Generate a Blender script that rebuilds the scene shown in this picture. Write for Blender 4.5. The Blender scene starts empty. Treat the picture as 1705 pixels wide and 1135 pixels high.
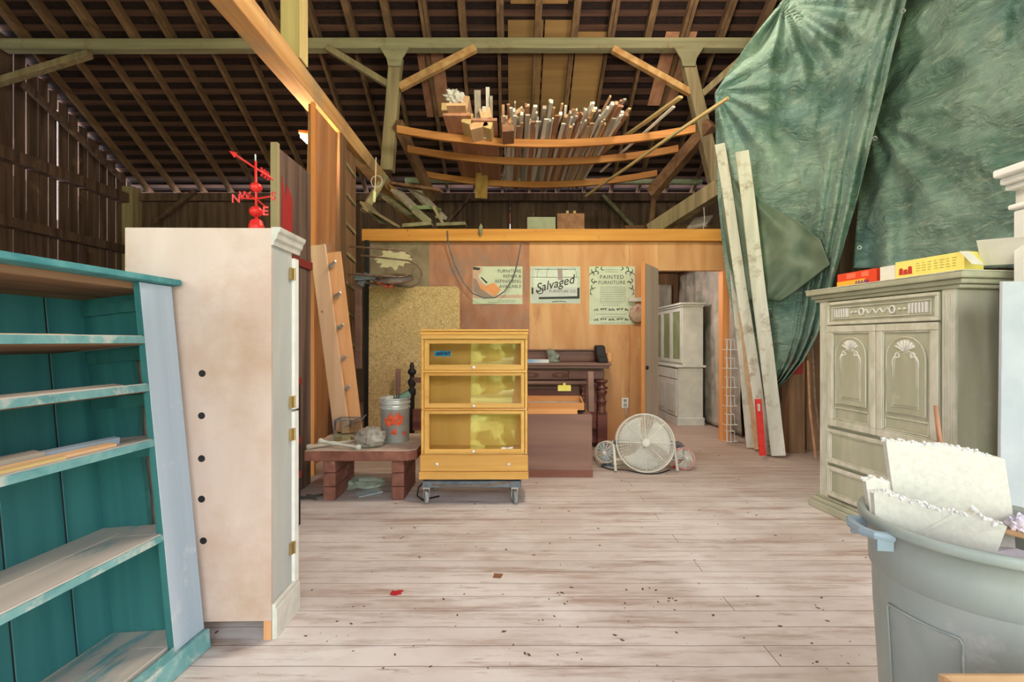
import bpy, bmesh, math, random
from mathutils import Vector, Matrix, noise
random.seed(7)
R = math.radians; PI = math.pi
SC = bpy.context.scene; C = SC.collection
F = 790.0; CX = 852.5; CY = 567.5; H = 1.35
def at(px, py, Y): return Vector(((px-CX)*Y/F, Y, H-(py-CY)*Y/F))
def xx(px, Y): return (px-CX)*Y/F
def zz(py, Y): return H-(py-CY)*Y/F
def lin(c):
    return tuple(((v/255)/12.92 if v/255 <= .04045 else ((v/255+.055)/1.055)**2.4) for v in c[:3]) + (1,)

# ------------------------------------------------------------------ materials
MATS = {}
def mat(name, c1, c2=None, scale=(1,1,1), nsc=8, rough=.7, metal=0, bump=.15, c3=None, t3=(.58,.66), s3=3.0, s3v=None, spec=.35, detail=6, rnd=.12, trans=0, coat=0, bdist=.01):
    if name in MATS: return MATS[name]
    m = bpy.data.materials.new(name); m.use_nodes = True; MATS[name] = m
    nt = m.node_tree; N = nt.nodes; L = nt.links; b = N['Principled BSDF']
    b.inputs['Roughness'].default_value = rough; b.inputs['Metallic'].default_value = metal
    b.inputs['Specular IOR Level'].default_value = spec
    if coat: b.inputs['Coat Weight'].default_value = coat; b.inputs['Coat Roughness'].default_value = .2
    if trans: b.inputs['Transmission Weight'].default_value = trans
    tc = N.new('ShaderNodeTexCoord'); oi = N.new('ShaderNodeObjectInfo')
    sc = N.new('ShaderNodeVectorMath'); sc.operation = 'MULTIPLY'; sc.inputs[1].default_value = scale
    ad = N.new('ShaderNodeVectorMath'); ad.operation = 'ADD'
    mu = N.new('ShaderNodeMath'); mu.operation = 'MULTIPLY'; mu.inputs[1].default_value = 37.0
    L.new(oi.outputs['Random'], mu.inputs[0]); L.new(tc.outputs['Object'], ad.inputs[0]); L.new(mu.outputs[0], ad.inputs[1])
    L.new(ad.outputs[0], sc.inputs[0])
    n1 = N.new('ShaderNodeTexNoise'); n1.inputs['Scale'].default_value = nsc; n1.inputs['Detail'].default_value = detail
    n1.inputs['Distortion'].default_value = .6
    L.new(sc.outputs[0], n1.inputs['Vector'])
    r = N.new('ShaderNodeValToRGB'); r.color_ramp.elements[0].position = .32; r.color_ramp.elements[1].position = .68
    r.color_ramp.elements[0].color = lin(c1); r.color_ramp.elements[1].color = lin(c2 or c1)
    L.new(n1.outputs['Fac'], r.inputs['Fac']); col = r.outputs['Color']
    if c3:
        n3 = N.new('ShaderNodeTexNoise'); n3.inputs['Scale'].default_value = s3; n3.inputs['Detail'].default_value = 8; n3.inputs['Roughness'].default_value = .65
        if s3v:
            s_ = N.new('ShaderNodeVectorMath'); s_.operation = 'MULTIPLY'; s_.inputs[1].default_value = s3v
            L.new(ad.outputs[0], s_.inputs[0]); L.new(s_.outputs[0], n3.inputs['Vector'])
        else: L.new(ad.outputs[0], n3.inputs['Vector'])
        mr = N.new('ShaderNodeMapRange'); mr.inputs[1].default_value = t3[0]; mr.inputs[2].default_value = t3[1]
        L.new(n3.outputs['Fac'], mr.inputs[0])
        mx = N.new('ShaderNodeMix'); mx.data_type = 'RGBA'; mx.inputs[7].default_value = lin(c3)
        L.new(mr.outputs[0], mx.inputs[0]); L.new(col, mx.inputs[6]); col = mx.outputs[2]
    if rnd:
        hs = N.new('ShaderNodeHueSaturation'); mr2 = N.new('ShaderNodeMapRange')
        mr2.inputs[3].default_value = 1-rnd; mr2.inputs[4].default_value = 1+rnd
        L.new(oi.outputs['Random'], mr2.inputs[0]); L.new(mr2.outputs[0], hs.inputs['Value']); L.new(col, hs.inputs['Color']); col = hs.outputs[0]
    L.new(col, b.inputs['Base Color'])
    if bump:
        bp = N.new('ShaderNodeBump'); bp.inputs['Strength'].default_value = bump; bp.inputs['Distance'].default_value = bdist
        L.new(n1.outputs['Fac'], bp.inputs['Height']); L.new(bp.outputs[0], b.inputs['Normal'])
    return m
def wood(name, c1, c2, axis='z', k=14, **kw):
    s = {'x': (.06,1,1), 'y': (1,.06,1), 'z': (1,1,.06)}[axis]
    kw.setdefault('nsc', k); return mat(name, c1, c2, scale=s, **kw)
def flat(name, c, rough=.7, metal=0, **kw):
    kw.setdefault('bump', 0); kw.setdefault('rnd', 0); return mat(name, c, tuple(min(255,int(v*1.06)) for v in c), rough=rough, metal=metal, **kw)
def emis(name, c, s):
    m = bpy.data.materials.new(name); m.use_nodes = True; b = m.node_tree.nodes['Principled BSDF']
    b.inputs['Base Color'].default_value = lin(c); b.inputs['Emission Color'].default_value = lin(c); b.inputs['Emission Strength'].default_value = s; return m
def glassmat(name, tint=(235,240,235), fac=1.0):
    m = bpy.data.materials.new(name); m.use_nodes = True; nt = m.node_tree; N = nt.nodes; L = nt.links
    N.remove(N['Principled BSDF']); out = N['Material Output']
    t = N.new('ShaderNodeBsdfTransparent'); t.inputs[0].default_value = lin(tint)
    g = N.new('ShaderNodeBsdfGlossy'); g.inputs['Roughness'].default_value = .02
    fr = N.new('ShaderNodeFresnel'); fr.inputs[0].default_value = 1.6
    mm = N.new('ShaderNodeMath'); mm.operation = 'MULTIPLY'; mm.inputs[1].default_value = fac
    mx = N.new('ShaderNodeMixShader'); L.new(fr.outputs[0], mm.inputs[0]); L.new(mm.outputs[0], mx.inputs[0])
    L.new(t.outputs[0], mx.inputs[1]); L.new(g.outputs[0], mx.inputs[2]); L.new(mx.outputs[0], out.inputs['Surface']); return m

# ------------------------------------------------------------------ mesh helpers
def B(): return bmesh.new()
def box(bm, x0, x1, y0, y1, z0, z1, M=None):
    v = [Vector(p) for p in ((x0,y0,z0),(x1,y0,z0),(x1,y1,z0),(x0,y1,z0),(x0,y0,z1),(x1,y0,z1),(x1,y1,z1),(x0,y1,z1))]
    if M: v = [M @ p for p in v]
    v = [bm.verts.new(p) for p in v]
    for f in ((0,3,2,1),(4,5,6,7),(0,1,5,4),(1,2,6,5),(2,3,7,6),(3,0,4,7)): bm.faces.new([v[i] for i in f])
    return bm
def frame_of(d, up=Vector((0,0,1))):
    d = d.normalized()
    if abs(d.dot(up)) > .98: up = Vector((0,1,0))
    s = d.cross(up).normalized(); u = s.cross(d); return d, s, u
def bar(bm, p0, p1, w, h, up=Vector((0,0,1)), taper=1, seg=1, warp=0):
    """rectangular bar from p0 to p1; w sideways, h along up"""
    p0 = Vector(p0); p1 = Vector(p1); d, s, u = frame_of(p1-p0, Vector(up)); L = []
    for i in range(seg+1):
        t = i/seg; c = p0.lerp(p1, t); k = 1+(taper-1)*t
        if warp: c = c + s*warp*noise.noise(Vector((t*2.3, p0.x*3, p0.z)))+u*warp*noise.noise(Vector((t*2.1+9, p0.y*3, p0.z)))
        L.append([bm.verts.new(c+s*a*w/2*k+u*b*h/2*k) for a, b in ((-1,-1),(1,-1),(1,1),(-1,1))])
    for i in range(seg):
        for j in range(4): bm.faces.new((L[i][j], L[i+1][j], L[i+1][(j+1)%4], L[i][(j+1)%4]))
    bm.faces.new(L[0]); bm.faces.new(L[-1][::-1]); return bm
def tube(bm, pts, r, n=8, closed=False, caps=True):
    pts = [Vector(p) for p in pts]; rings = []; m = len(pts); rr = r if hasattr(r, '__len__') else [r]*m; pu = None
    for i, p in enumerate(pts):
        a = pts[(i-1)%m] if (closed or i) else p; b = pts[(i+1)%m] if (closed or i < m-1) else p
        d = (b-a).normalized()
        if pu is None: _, s, u = frame_of(d)
        else: u = (pu-d*pu.dot(d)).normalized(); s = d.cross(u)
        pu = u
        rings.append([bm.verts.new(p+(s*math.cos(2*PI*k/n)+u*math.sin(2*PI*k/n))*rr[i]) for k in range(n)])
    for i in range(m if closed else m-1):
        A = rings[i]; D = rings[(i+1)%m]
        for k in range(n): bm.faces.new((A[k], A[(k+1)%n], D[(k+1)%n], D[k]))
    if not closed and caps: bm.faces.new(rings[0][::-1]); bm.faces.new(rings[-1])
    return bm
def ring(bm, c, R0, r, normal=(0,0,1), n=32, k=6):
    d, s, u = frame_of(Vector(normal)); c = Vector(c)
    return tube(bm, [c+(s*math.cos(2*PI*i/n)+u*math.sin(2*PI*i/n))*R0 for i in range(n)], r, k, closed=True)
def lathe(bm, prof, c=(0,0,0), axis=(0,0,1), n=24, a0=0, a1=2*PI, caps=True):
    d, s, u = frame_of(Vector(axis)); c = Vector(c); full = abs(a1-a0-2*PI) < 1e-6; rings = []
    for r_, h_ in prof:
        rings.append([bm.verts.new(c+d*h_+(s*math.cos(a0+(a1-a0)*k/n)+u*math.sin(a0+(a1-a0)*k/n))*max(r_, 1e-4)) for k in range(n if full else n+1)])
    for A, D in zip(rings, rings[1:]):
        m = len(A)
        for k in range(m if full else m-1): bm.faces.new((A[k], A[(k+1)%m], D[(k+1)%m], D[k]))
    if caps and full: bm.faces.new(rings[0][::-1]); bm.faces.new(rings[-1])
    return bm
def prism(bm, poly, M, t):
    """poly: 2D points in local xy, extruded along local z by t, then M"""
    a = [bm.verts.new(M @ Vector((x, y, 0))) for x, y in poly]; b = [bm.verts.new(M @ Vector((x, y, t))) for x, y in poly]
    bm.faces.new(a[::-1]); bm.faces.new(b); n = len(a)
    for i in range(n): bm.faces.new((a[i], a[(i+1)%n], b[(i+1)%n], b[i]))
    return bm
def blob(bm, c, r, sub=3, amp=.15, sq=(1,1,1), seed=0, fr=3):
    t = bmesh.ops.create_icosphere(bm, subdivisions=sub, radius=1); c = Vector(c)
    for v in t['verts']:
        q = v.co.copy(); k = 1+amp*noise.noise(q*fr+Vector((seed, seed*2, 3)))*2
        v.co = c+Vector((q.x*sq[0], q.y*sq[1], q.z*sq[2]))*r*k
    return bm
# local frame with x right (world X), y up (world Z), z toward viewer (-Y)
FR = Matrix(((1,0,0,0),(0,0,-1,0),(0,1,0,0),(0,0,0,1)))
def FRAT(x, y, z): return Matrix.Translation((x, y, z)) @ FR

def tmat(loc=(0,0,0), rot=(0,0,0)): 
    from mathutils import Euler
    return Matrix.Translation(loc) @ Euler(rot).to_matrix().to_4x4()
def thing(name, label, cat, loc=(0,0,0), rotz=0, group=None, rot=None):
    o = bpy.data.objects.new(name, None); C.objects.link(o); o.location = loc; o.rotation_euler = rot or (0,0,rotz)
    o['label'] = label; o['category'] = cat; o.empty_display_size = .1
    if group: o['group'] = group
    return o
def obj(name, bm, m, parent=None, bevel=0, smooth=False, local=False, seg=1, weld=True, label=None):
    """parent given: coordinates are world unless local=True (single level of un-scaled empties)"""
    me = bpy.data.meshes.new(name); bmesh.ops.recalc_face_normals(bm, faces=bm.faces)
    if parent is None:
        xs = [v.co for v in bm.verts]
        o0 = Vector(((min(v.x for v in xs)+max(v.x for v in xs))/2, (min(v.y for v in xs)+max(v.y for v in xs))/2, min(v.z for v in xs)))
        bm.transform(Matrix.Translation(-o0))
    else:
        o0 = Vector((0,0,0))
        if not local:
            p = parent; M = Matrix.Identity(4)
            while p: M = tmat(p.location, p.rotation_euler) @ M; p = p.parent
            bm.transform(M.inverted())
    bm.to_mesh(me); bm.free(); me.materials.append(m)
    if smooth:
        for p in me.polygons: p.use_smooth = True
    o = bpy.data.objects.new(name, me); C.objects.link(o); o.location = o0
    if parent: o.parent = parent
    if label: o['label'] = label
    if bevel:
        b = o.modifiers.new('bevel', 'BEVEL'); b.width = bevel; b.segments = seg; b.limit_method = 'ANGLE'; b.angle_limit = R(40)
    return o
def tag(o, label, cat, group=None, kind=None):
    o['label'] = label; o['category'] = cat
    if group: o['group'] = group
    if kind: o['kind'] = kind
    return o
def struct(name, bm, m, label, cat='wall', **kw):
    o = obj(name, bm, m, **kw); o['kind'] = 'structure'; o['label'] = label; o['category'] = cat; return o
def text(body, size, m, parent, x, y, z, name='lettering', align='CENTER', shear=0, off=0, sx=1, M=None, spacing=1, ext=.0006):
    cu = bpy.data.curves.new(name, 'FONT'); cu.body = body; cu.size = size; cu.align_x = align; cu.align_y = 'CENTER'; cu.shear = shear; cu.offset = off; cu.extrude = ext; cu.space_character = spacing
    cu.resolution_u = 3
    t = bpy.data.objects.new('tmp', cu); C.objects.link(t); bpy.context.view_layer.update()
    me = bpy.data.meshes.new_from_object(t.evaluated_get(bpy.context.evaluated_depsgraph_get()))
    bpy.data.objects.remove(t); bpy.data.curves.remove(cu)
    bm = B(); bm.from_mesh(me); bpy.data.meshes.remove(me)
    for v in bm.verts: v.co.x *= sx
    bm.transform(M if M else FRAT(x, y, z))
    return bm

# ------------------------------------------------------------------ palette
M_barn = wood('weathered_barn_wood', (74,58,52), (122,98,86), 'z', 10, rough=.9, bump=.3, c3=(128,104,80), t3=(.6,.7), s3=2)
M_rafter = wood('rafter_wood', (88,66,48), (124,96,70), 'y', 10, rough=.85)
M_batten = wood('batten_wood', (62,42,36), (92,64,52), 'x', 10, rough=.9)
M_shingle = mat('shingle_underside', (20,15,16), (44,26,24), nsc=14, scale=(1,3,1), rough=.95)
M_purlin = wood('grey_green_purlin', (130,126,98), (162,156,124), 'x', 8, rough=.8, c3=(120,88,56), t3=(.55,.75), s3=2)
M_post = wood('post_wood', (126,112,84), (168,152,118), 'z', 9, rough=.85)
M_beam = wood('tie_beam_wood', (176,128,78), (208,168,116), 'y', 8, rough=.8, c3=(150,128,98), t3=(.5,.7), s3=2)
M_brown = wood('aged_brown_wood', (104,76,54), (146,110,82), 'y', 9, rough=.85)
M_brownz = wood('aged_brown_wood_upright', (96,70,50), (142,108,78), 'z', 9, rough=.8)
M_orange = wood('orange_lath_wood', (176,112,60), (208,146,88), 'x', 10, rough=.7)
M_header = wood('header_pine', (196,130,56), (222,160,78), 'x', 9, rough=.7, c3=(140,84,38), t3=(.66,.72), s3=7)
M_ply = mat('plywood_wall', (204,144,94), (224,172,122), scale=(1,1,.18), nsc=5, rough=.55, bump=.05, c3=(170,110,68), t3=(.62,.82), s3=2.2, s3v=(1.6,1,.5))
M_rust = mat('red_brown_ply', (164,110,84), (192,138,110), scale=(1,1,.4), nsc=6, rough=.65, bump=.05, c3=(152,126,116), t3=(.5,.7), s3=2.4)
M_greypanel = mat('grey_brown_panel', (124,110,90), (158,142,118), nsc=5, rough=.8, rnd=0)
M_osb = None
M_paper = flat('poster_paper', (196,204,182), rough=.6)
M_ink = flat('ink_dark', (58,60,56)); M_inkg = flat('ink_grey', (128,136,124)); M_inkb = flat('ink_brown', (198,164,146)); M_inko = flat('ink_orange', (222,150,98))
M_yel = wood('golden_oak', (206,150,72), (230,180,98), 'x', 9, rough=.35, bump=.04, rnd=.05, coat=.3)
M_yelin = wood('golden_oak_inside', (226,180,100), (240,200,122), 'z', 7, rough=.5, bump=.03, rnd=.03)
M_glass = glassmat('pane_glass')
M_glassr = glassmat('bookcase_glass', (252,252,246), 1.1)
M_white = mat('white_paint', (228,228,224), (240,240,236), nsc=10, rough=.5, bump=.03, rnd=.03)
M_dirtywhite = mat('dusty_white', (196,194,186), (216,214,206), nsc=10, rough=.6, bump=.05, rnd=.05)
M_brass = mat('brass', (160,136,90), (186,160,108), metal=.6, rough=.4, bump=0)
M_black = flat('black', (34,32,34), rough=.6)
M_dkmetal = mat('dark_grey_metal', (88,96,106), (118,126,134), nsc=10, rough=.55, metal=.3)
M_galv = mat('galvanised_metal', (166,172,174), (200,204,204), nsc=6, rough=.32, metal=.45, bump=.02)
M_teal = wood('teal_paint', (40,98,102), (62,124,124), 'z', 9, rough=.55, c3=(96,150,144), t3=(.62,.8), s3=2.5)
M_tealx = mat('teal_paint_edge', (92,148,150), (128,174,174), nsc=14, rough=.6, c3=(178,190,184), t3=(.52,.62), s3=9)
M_shelf = mat('dusty_shelf_top', (184,178,170), (212,200,190), scale=(1,.12,1), nsc=10, rough=.8, c3=(110,160,165), t3=(.56,.68), s3=4, s3v=(2,.6,1))
M_greyblue = wood('grey_blue_primer', (158,176,192), (186,198,210), 'z', 5, rough=.6, c3=(204,210,214), t3=(.6,.75), s3=5, bump=.08)
M_cabface = mat('bare_pale_ply', (204,180,168), (220,200,190), scale=(1,1,.3), nsc=3.5, rough=.6, bump=.03, c3=(186,154,130), t3=(.5,.75), s3=1.8)
M_cabside = mat('grey_primed_side', (170,174,174), (190,192,188), scale=(1,1,.3), nsc=5, rough=.6, bump=.05)
M_arm = mat('olive_glazed_paint', (164,164,140), (186,184,160), scale=(1,1,.25), nsc=7, rough=.5, bump=.05, c3=(196,194,174), t3=(.6,.75), s3=6, rnd=.02)
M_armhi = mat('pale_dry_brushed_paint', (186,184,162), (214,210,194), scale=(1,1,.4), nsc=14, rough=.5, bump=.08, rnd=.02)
M_armcarve = mat('pale_carving_paint', (216,214,204), (232,230,224), nsc=20, rough=.5, bump=.05, rnd=.02)
M_dark = wood('dark_mahogany', (86,46,42), (124,76,68), 'x', 9, rough=.4, bump=.05, coat=.15)
M_dust = wood('dusty_dark_panel', (112,82,74), (142,108,98), 'x', 6, rough=.6, bump=.04)
M_bench = mat('brown_bench_paint', (110,66,56), (142,92,78), nsc=9, rough=.65, c3=(170,136,118), t3=(.62,.75), s3=8)
M_benchtop = mat('dusty_bench_top', (176,158,146), (196,178,164), nsc=10, rough=.8)
M_can = mat('grey_green_plastic', (142,152,148), (160,168,162), nsc=6, rough=.45, bump=.03, c3=(186,190,184), t3=(.6,.8), s3=7, rnd=0, scale=(1,1,.5))
M_canhandle = flat('blue_grey_plastic', (140,158,170), rough=.5)
M_foam = mat('white_foam', (208,206,194), (220,218,208), nsc=60, rough=.85, bump=.1, rnd=.02)
M_foamedge = mat('broken_foam_edge', (222,222,220), (236,236,234), nsc=80, rough=.9, bump=.8, rnd=0)
M_card = mat('cardboard', (188,150,110), (206,168,126), nsc=6, rough=.8, bump=.03)
M_red = mat('red_paint', (214,40,40), (232,56,50), nsc=8, rough=.35, bump=0)
M_wire = flat('white_wire', (214,210,204), rough=.5)
M_rusty = mat('rusty_metal', (118,92,78), (150,128,112), nsc=20, rough=.6, metal=.4)
M_lum_w = wood('white_painted_lumber', (224,218,208), (240,236,228), 'y', 9, rough=.7, rnd=.15)
M_lum_t = wood('tan_lumber', (208,164,122), (230,190,148), 'y', 9, rough=.75, rnd=.2)
M_lum_g = wood('grey_lumber', (164,154,142), (196,186,172), 'y', 9, rough=.8, rnd=.2)
M_lum_b = wood('red_brown_lumber', (160,112,88), (192,142,112), 'y', 9, rough=.75, rnd=.2)
M_lum_y = wood('yellow_pine_lumber', (208,178,120), (228,202,148), 'y', 9, rough=.75, rnd=.1)
M_moss = wood('green_grey_board', (112,108,84), (146,140,112), 'y', 9, rough=.85, rnd=.2)
M_plank = mat('whitewashed_plank', (190,190,176), (220,216,204), scale=(1,1,.1), nsc=8, rough=.7, c3=(160,146,126), t3=(.52,.66), s3=5, rnd=.08)
M_tanboard = wood('knotty_orange_board', (206,146,98), (226,172,126), 'z', 7, rough=.65, c3=(150,96,62), t3=(.7,.74), s3=14, rnd=.04, bump=.04)

# OSB
M_osb = bpy.data.materials.new('straw_board'); M_osb.use_nodes = True
nt = M_osb.node_tree; N = nt.nodes; L = nt.links; b = N['Principled BSDF']; b.inputs['Roughness'].default_value = .8
tc = N.new('ShaderNodeTexCoord'); vo = N.new('ShaderNodeTexVoronoi'); vo.inputs['Scale'].default_value = 60
dn = N.new('ShaderNodeTexNoise'); dn.inputs['Scale'].default_value = 18
mp = N.new('ShaderNodeMix'); mp.data_type = 'RGBA'; mp.inputs[0].default_value = .25
L.new(tc.outputs['Object'], dn.inputs['Vector']); L.new(tc.outputs['Object'], mp.inputs[6]); L.new(dn.outputs['Color'], mp.inputs[7]); L.new(mp.outputs[2], vo.inputs['Vector'])
rp = N.new('ShaderNodeValToRGB'); rp.color_ramp.elements[0].color = lin((160,130,84)); rp.color_ramp.elements[1].color = lin((220,192,138)); rp.color_ramp.elements[1].position = .9
sp = N.new('ShaderNodeSeparateColor'); L.new(vo.outputs['Color'], sp.inputs[0]); L.new(sp.outputs[0], rp.inputs[0]); L.new(rp.outputs[0], b.inputs['Base Color'])
bp = N.new('ShaderNodeBump'); bp.inputs['Strength'].default_value = .4; bp.inputs['Distance'].default_value = .004; L.new(vo.outputs['Distance'], bp.inputs['Height']); L.new(bp.outputs[0], b.inputs['Normal'])

# floor: whitewashed planks running left to right
M_floor = bpy.data.materials.new('whitewashed_floor'); M_floor.use_nodes = True
nt = M_floor.node_tree; N = nt.nodes; L = nt.links; b = N['Principled BSDF']; b.inputs['Roughness'].default_value = .62; b.inputs['Specular IOR Level'].default_value = .3
tc = N.new('ShaderNodeTexCoord')
def nz(scale, vec, det=8, rg=.6, dist=0):
    n = N.new('ShaderNodeTexNoise'); n.inputs['Scale'].default_value = scale; n.inputs['Detail'].default_value = det; n.inputs['Roughness'].default_value = rg; n.inputs['Distortion'].default_value = dist
    s = N.new('ShaderNodeVectorMath'); s.operation = 'MULTIPLY'; s.inputs[1].default_value = vec; L.new(tc.outputs['Object'], s.inputs[0]); L.new(s.outputs[0], n.inputs['Vector']); return n.outputs['Fac']
def mrange(x, a, b_, c=0, d=1):
    m = N.new('ShaderNodeMapRange'); m.inputs[1].default_value = a; m.inputs[2].default_value = b_; m.inputs[3].default_value = c; m.inputs[4].default_value = d; L.new(x, m.inputs[0]); return m.outputs[0]
def mixc(f, a, c2, mode='MIX'):
    m = N.new('ShaderNodeMix'); m.data_type = 'RGBA'; m.blend_type = mode
    if isinstance(f, float): m.inputs[0].default_value = f
    else: L.new(f, m.inputs[0])
    for i, v in ((6, a), (7, c2)):
        if isinstance(v, tuple): m.inputs[i].default_value = v
        else: L.new(v, m.inputs[i])
    return m.outputs[2]
br = N.new('ShaderNodeTexBrick'); br.inputs['Scale'].default_value = 1; br.inputs['Brick Width'].default_value = 5.3; br.inputs['Row Height'].default_value = .135
br.inputs['Mortar Size'].default_value = .0028; br.inputs['Mortar Smooth'].default_value = .35; br.inputs['Color1'].default_value = (1,1,1,1); br.inputs['Color2'].default_value = (.78,.78,.78,1); br.inputs['Mortar'].default_value = (0,0,0,1)
br.offset = .43; br.offset_frequency = 3; dn = N.new('ShaderNodeTexNoise'); dn.inputs['Scale'].default_value = 3; va = N.new('ShaderNodeVectorMath'); va.operation = 'MULTIPLY_ADD'; va.inputs[1].default_value = (.01,.012,0)
L.new(tc.outputs['Object'], dn.inputs['Vector']); L.new(dn.outputs['Color'], va.inputs[0]); vb = N.new('ShaderNodeVectorMath'); vb.operation = 'ADD'; vb.inputs[1].default_value = (1.9,.05,0); L.new(tc.outputs['Object'], vb.inputs[0]); L.new(vb.outputs[0], va.inputs[2]); L.new(va.outputs[0], br.inputs['Vector'])
base = mixc(mrange(nz(2.2, (.6,1,1)), .4, .62), lin((227,219,215)), lin((208,195,189)))
base = mixc(mrange(nz(4.0, (.25,2.2,1), 10, .7), .50, .64, 0, .85), base, lin((172,146,132)))
base = mixc(mrange(nz(9, (.3,3,1), 10, .75), .57, .68, 0, .8), base, lin((140,110,94)))
base = mixc(mrange(nz(1.2, (1,1,1), 4), .54, .66, 0, .6), base, lin((238,234,232)))
base = mixc(mrange(nz(38, (1,1,1), 3, .5), .70, .74, 0, .6), base, lin((120,92,76)))
sx = N.new('ShaderNodeSeparateXYZ'); L.new(tc.outputs['Object'], sx.inputs[0])
base = mixc(mrange(sx.outputs[1], 3.9, 5.6, 0, .8), base, lin((172,146,128)))   # boards browner towards the back
base = mixc(1.0, base, mixc(mrange(br.outputs['Fac'], 0, 1, 0, 1), (1,1,1,1), (.6,.54,.5,1)), 'MULTIPLY')
base = mixc(.3, base, br.outputs['Color'], 'MULTIPLY')
L.new(base, b.inputs['Base Color'])
bp = N.new('ShaderNodeBump'); bp.inputs['Strength'].default_value = .35; bp.inputs['Distance'].default_value = .01; bp.invert = True; L.new(br.outputs['Fac'], bp.inputs['Height']); L.new(bp.outputs[0], b.inputs['Normal'])

# ------------------------------------------------------------------ barn shell
BY = 10.6; EZ = 4.74; LX = -8.5; RX = 8.0; RDG = 3.5; FY = -3.6
def roofz(Y): return EZ+.62*(BY-Y) if Y > RDG else EZ+.62*(BY-RDG)-.62*(RDG-Y)
bm = B(); box(bm, LX-.1, RX+.1, FY-.1, BY+.1, -.12, 0); fl = struct('floor', bm, M_floor, 'worn whitewashed plank floor of the barn', 'floor')
bm = fl.data  # object coords: shift so world coords are used
fl.data.transform(Matrix.Translation(fl.location)); fl.location = (0,0,0)
# roof
ce = thing('ceiling', 'dark shingled barn roof seen from beneath with skip battens', 'ceiling', (0, BY, EZ)); ce['kind'] = 'structure'
bm = B()
bar(bm, (0, BY+.9, roofz(BY+.9)+.16), (0, RDG, roofz(RDG)+.16), RX-LX+.5, .03)
bar(bm, (0, RDG, roofz(RDG)+.16), (0, FY-.5, roofz(FY-.5)+.16), RX-LX+.5, .03)
for v in bm.verts: v.co.x += (RX+LX)/2
obj('shingles', bm, M_shingle, ce)
Y = BY+.6; k = 0
while Y > 5.2:
    bm = B(); z = roofz(Y)+.115; d = Vector((0, -1, .62)).normalized()
    sgx = [(LX-.1, RX)]
    for a, c_ in sgx: bar(bm, (a, Y, z), (c_, Y, z), .085+.02*random.random(), .022, up=Vector((0, .62, 1)))
    obj('batten', bm, M_batten, ce); Y -= .185; k += 1
# plywood patches between the rafters
M_patch = wood('plywood_patch', (128,96,58), (156,122,78), 'x', 5, rough=.8)
for i, (x0, x1, y0, y1) in enumerate([(xx(846,8.2), xx(902,8.2), 7.75, 9.35), (xx(905,8.2), xx(955,8.2), 7.75, 9.3), (xx(958,8.2), xx(1005,8.2), 7.9, 9.3), (xx(850,7.2), xx(950,7.2), 6.6, 7.55), (xx(1100,8.2), xx(1150,8.2), 7.9, 9.0), (xx(690,8), xx(735,8), 8.0, 9.2)]):
    bm = B(); bar(bm, (( x0+x1)/2, y1, roofz(y1)+.085), ((x0+x1)/2, y0, roofz(y0)+.085), x1-x0, .012); obj('plywood_patch', bm, M_patch if i < 4 else M_lum_b, ce)
# rafters
x = LX+.35; i = 0
while x < RX:
    o = B(); jy = random.uniform(-.01,.01)
    bar(o, (x, BY+.55, roofz(BY+.55)+.02), (x+jy, 7.35, roofz(7.35)+.02), .055, .13)
    bar(o, (x+.06, 8.05, roofz(8.05)+.02), (x+.06, RDG, roofz(RDG)+.02), .055, .13)
    r_ = obj('rafter', o, M_rafter); tag(r_, 'slender brown rafter lapped beside another at the roof purlin', 'rafter', 'rafters under the shingled roof')
    x += .61; i += 1
for x in (-6,-3,0,3,6):
    pass
bm = B()
for x in [LX+.35+.61*2*j for j in range(14)]: bar(bm, (x, RDG, roofz(RDG)+.02), (x, FY-.4, roofz(FY-.4)+.02), .055, .13)
o = obj('front_rafters', bm, M_rafter, ce)
# left gable wall: vertical boards with daylight between them
bm = B(); y = FY
while y < BY:
    w = random.uniform(.16,.27); g = random.choice([.0,.004,.012,.008,.02,.012]) if y > 7.3 else 0
    y1 = min(y+w, BY); zt = roofz((y+y1)/2)+.1
    if y > 7.3 and random.random() < .5:
        zc = random.uniform(3.2,5.2); box(bm, LX-.03, LX, y, y1, 0, zc); box(bm, LX-.03, LX, y+.008, y1-.006, zc, zt)
    else: box(bm, LX-.03, LX, y, y1, 0, zt)
    y = y1+g
wl = struct('wall_left', bm, M_barn, 'gable wall of gapped vertical barn boards on the left')
for j, (z0, w) in enumerate(((4.35,.2),(3.25,.16),(1.6,.15))):
    bm = B(); box(bm, LX+.002, LX+.18, 3.0, BY-.02, z0, z0+w); obj('girt', bm, M_barn, wl)
bm = B(); box(bm, LX+.01, LX+.25, BY-.28, BY-.02, 0, 4.72); struct('trim_1', bm, M_post, 'square corner post where the gable and back walls meet', 'post')
# back wall
bm = B(); x = LX
while x < RX:
    w = random.uniform(.2,.3); g = random.choice([0,0,0,.0,.007]); box(bm, x, min(x+w, RX), BY, BY+.03, 0, 4.63); x += w+g
wb = struct('wall_back', bm, M_barn, 'dark rear barn wall of vertical boards above the loft')
bm = B(); box(bm, LX+.27, RX, BY-.12, BY-.005, 4.45, 4.62); obj('wall_plate', bm, M_barn, wb)
bm = B(); box(bm, LX, RX, BY+.75, BY+.79, 4.15, 4.55); struct('trim_2', bm, flat('salmon_gap_board', (236,150,128)), 'added salmon board tinting the daylight gap over the back wall', 'trim')  # added board outside; its salmon colour tints the daylight in the gap
bm = B(); box(bm, RX, RX+.05, FY, BY, 0, 9.4); struct('wall_right', bm, M_barn, 'far right barn wall hidden behind the tarps')
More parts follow.
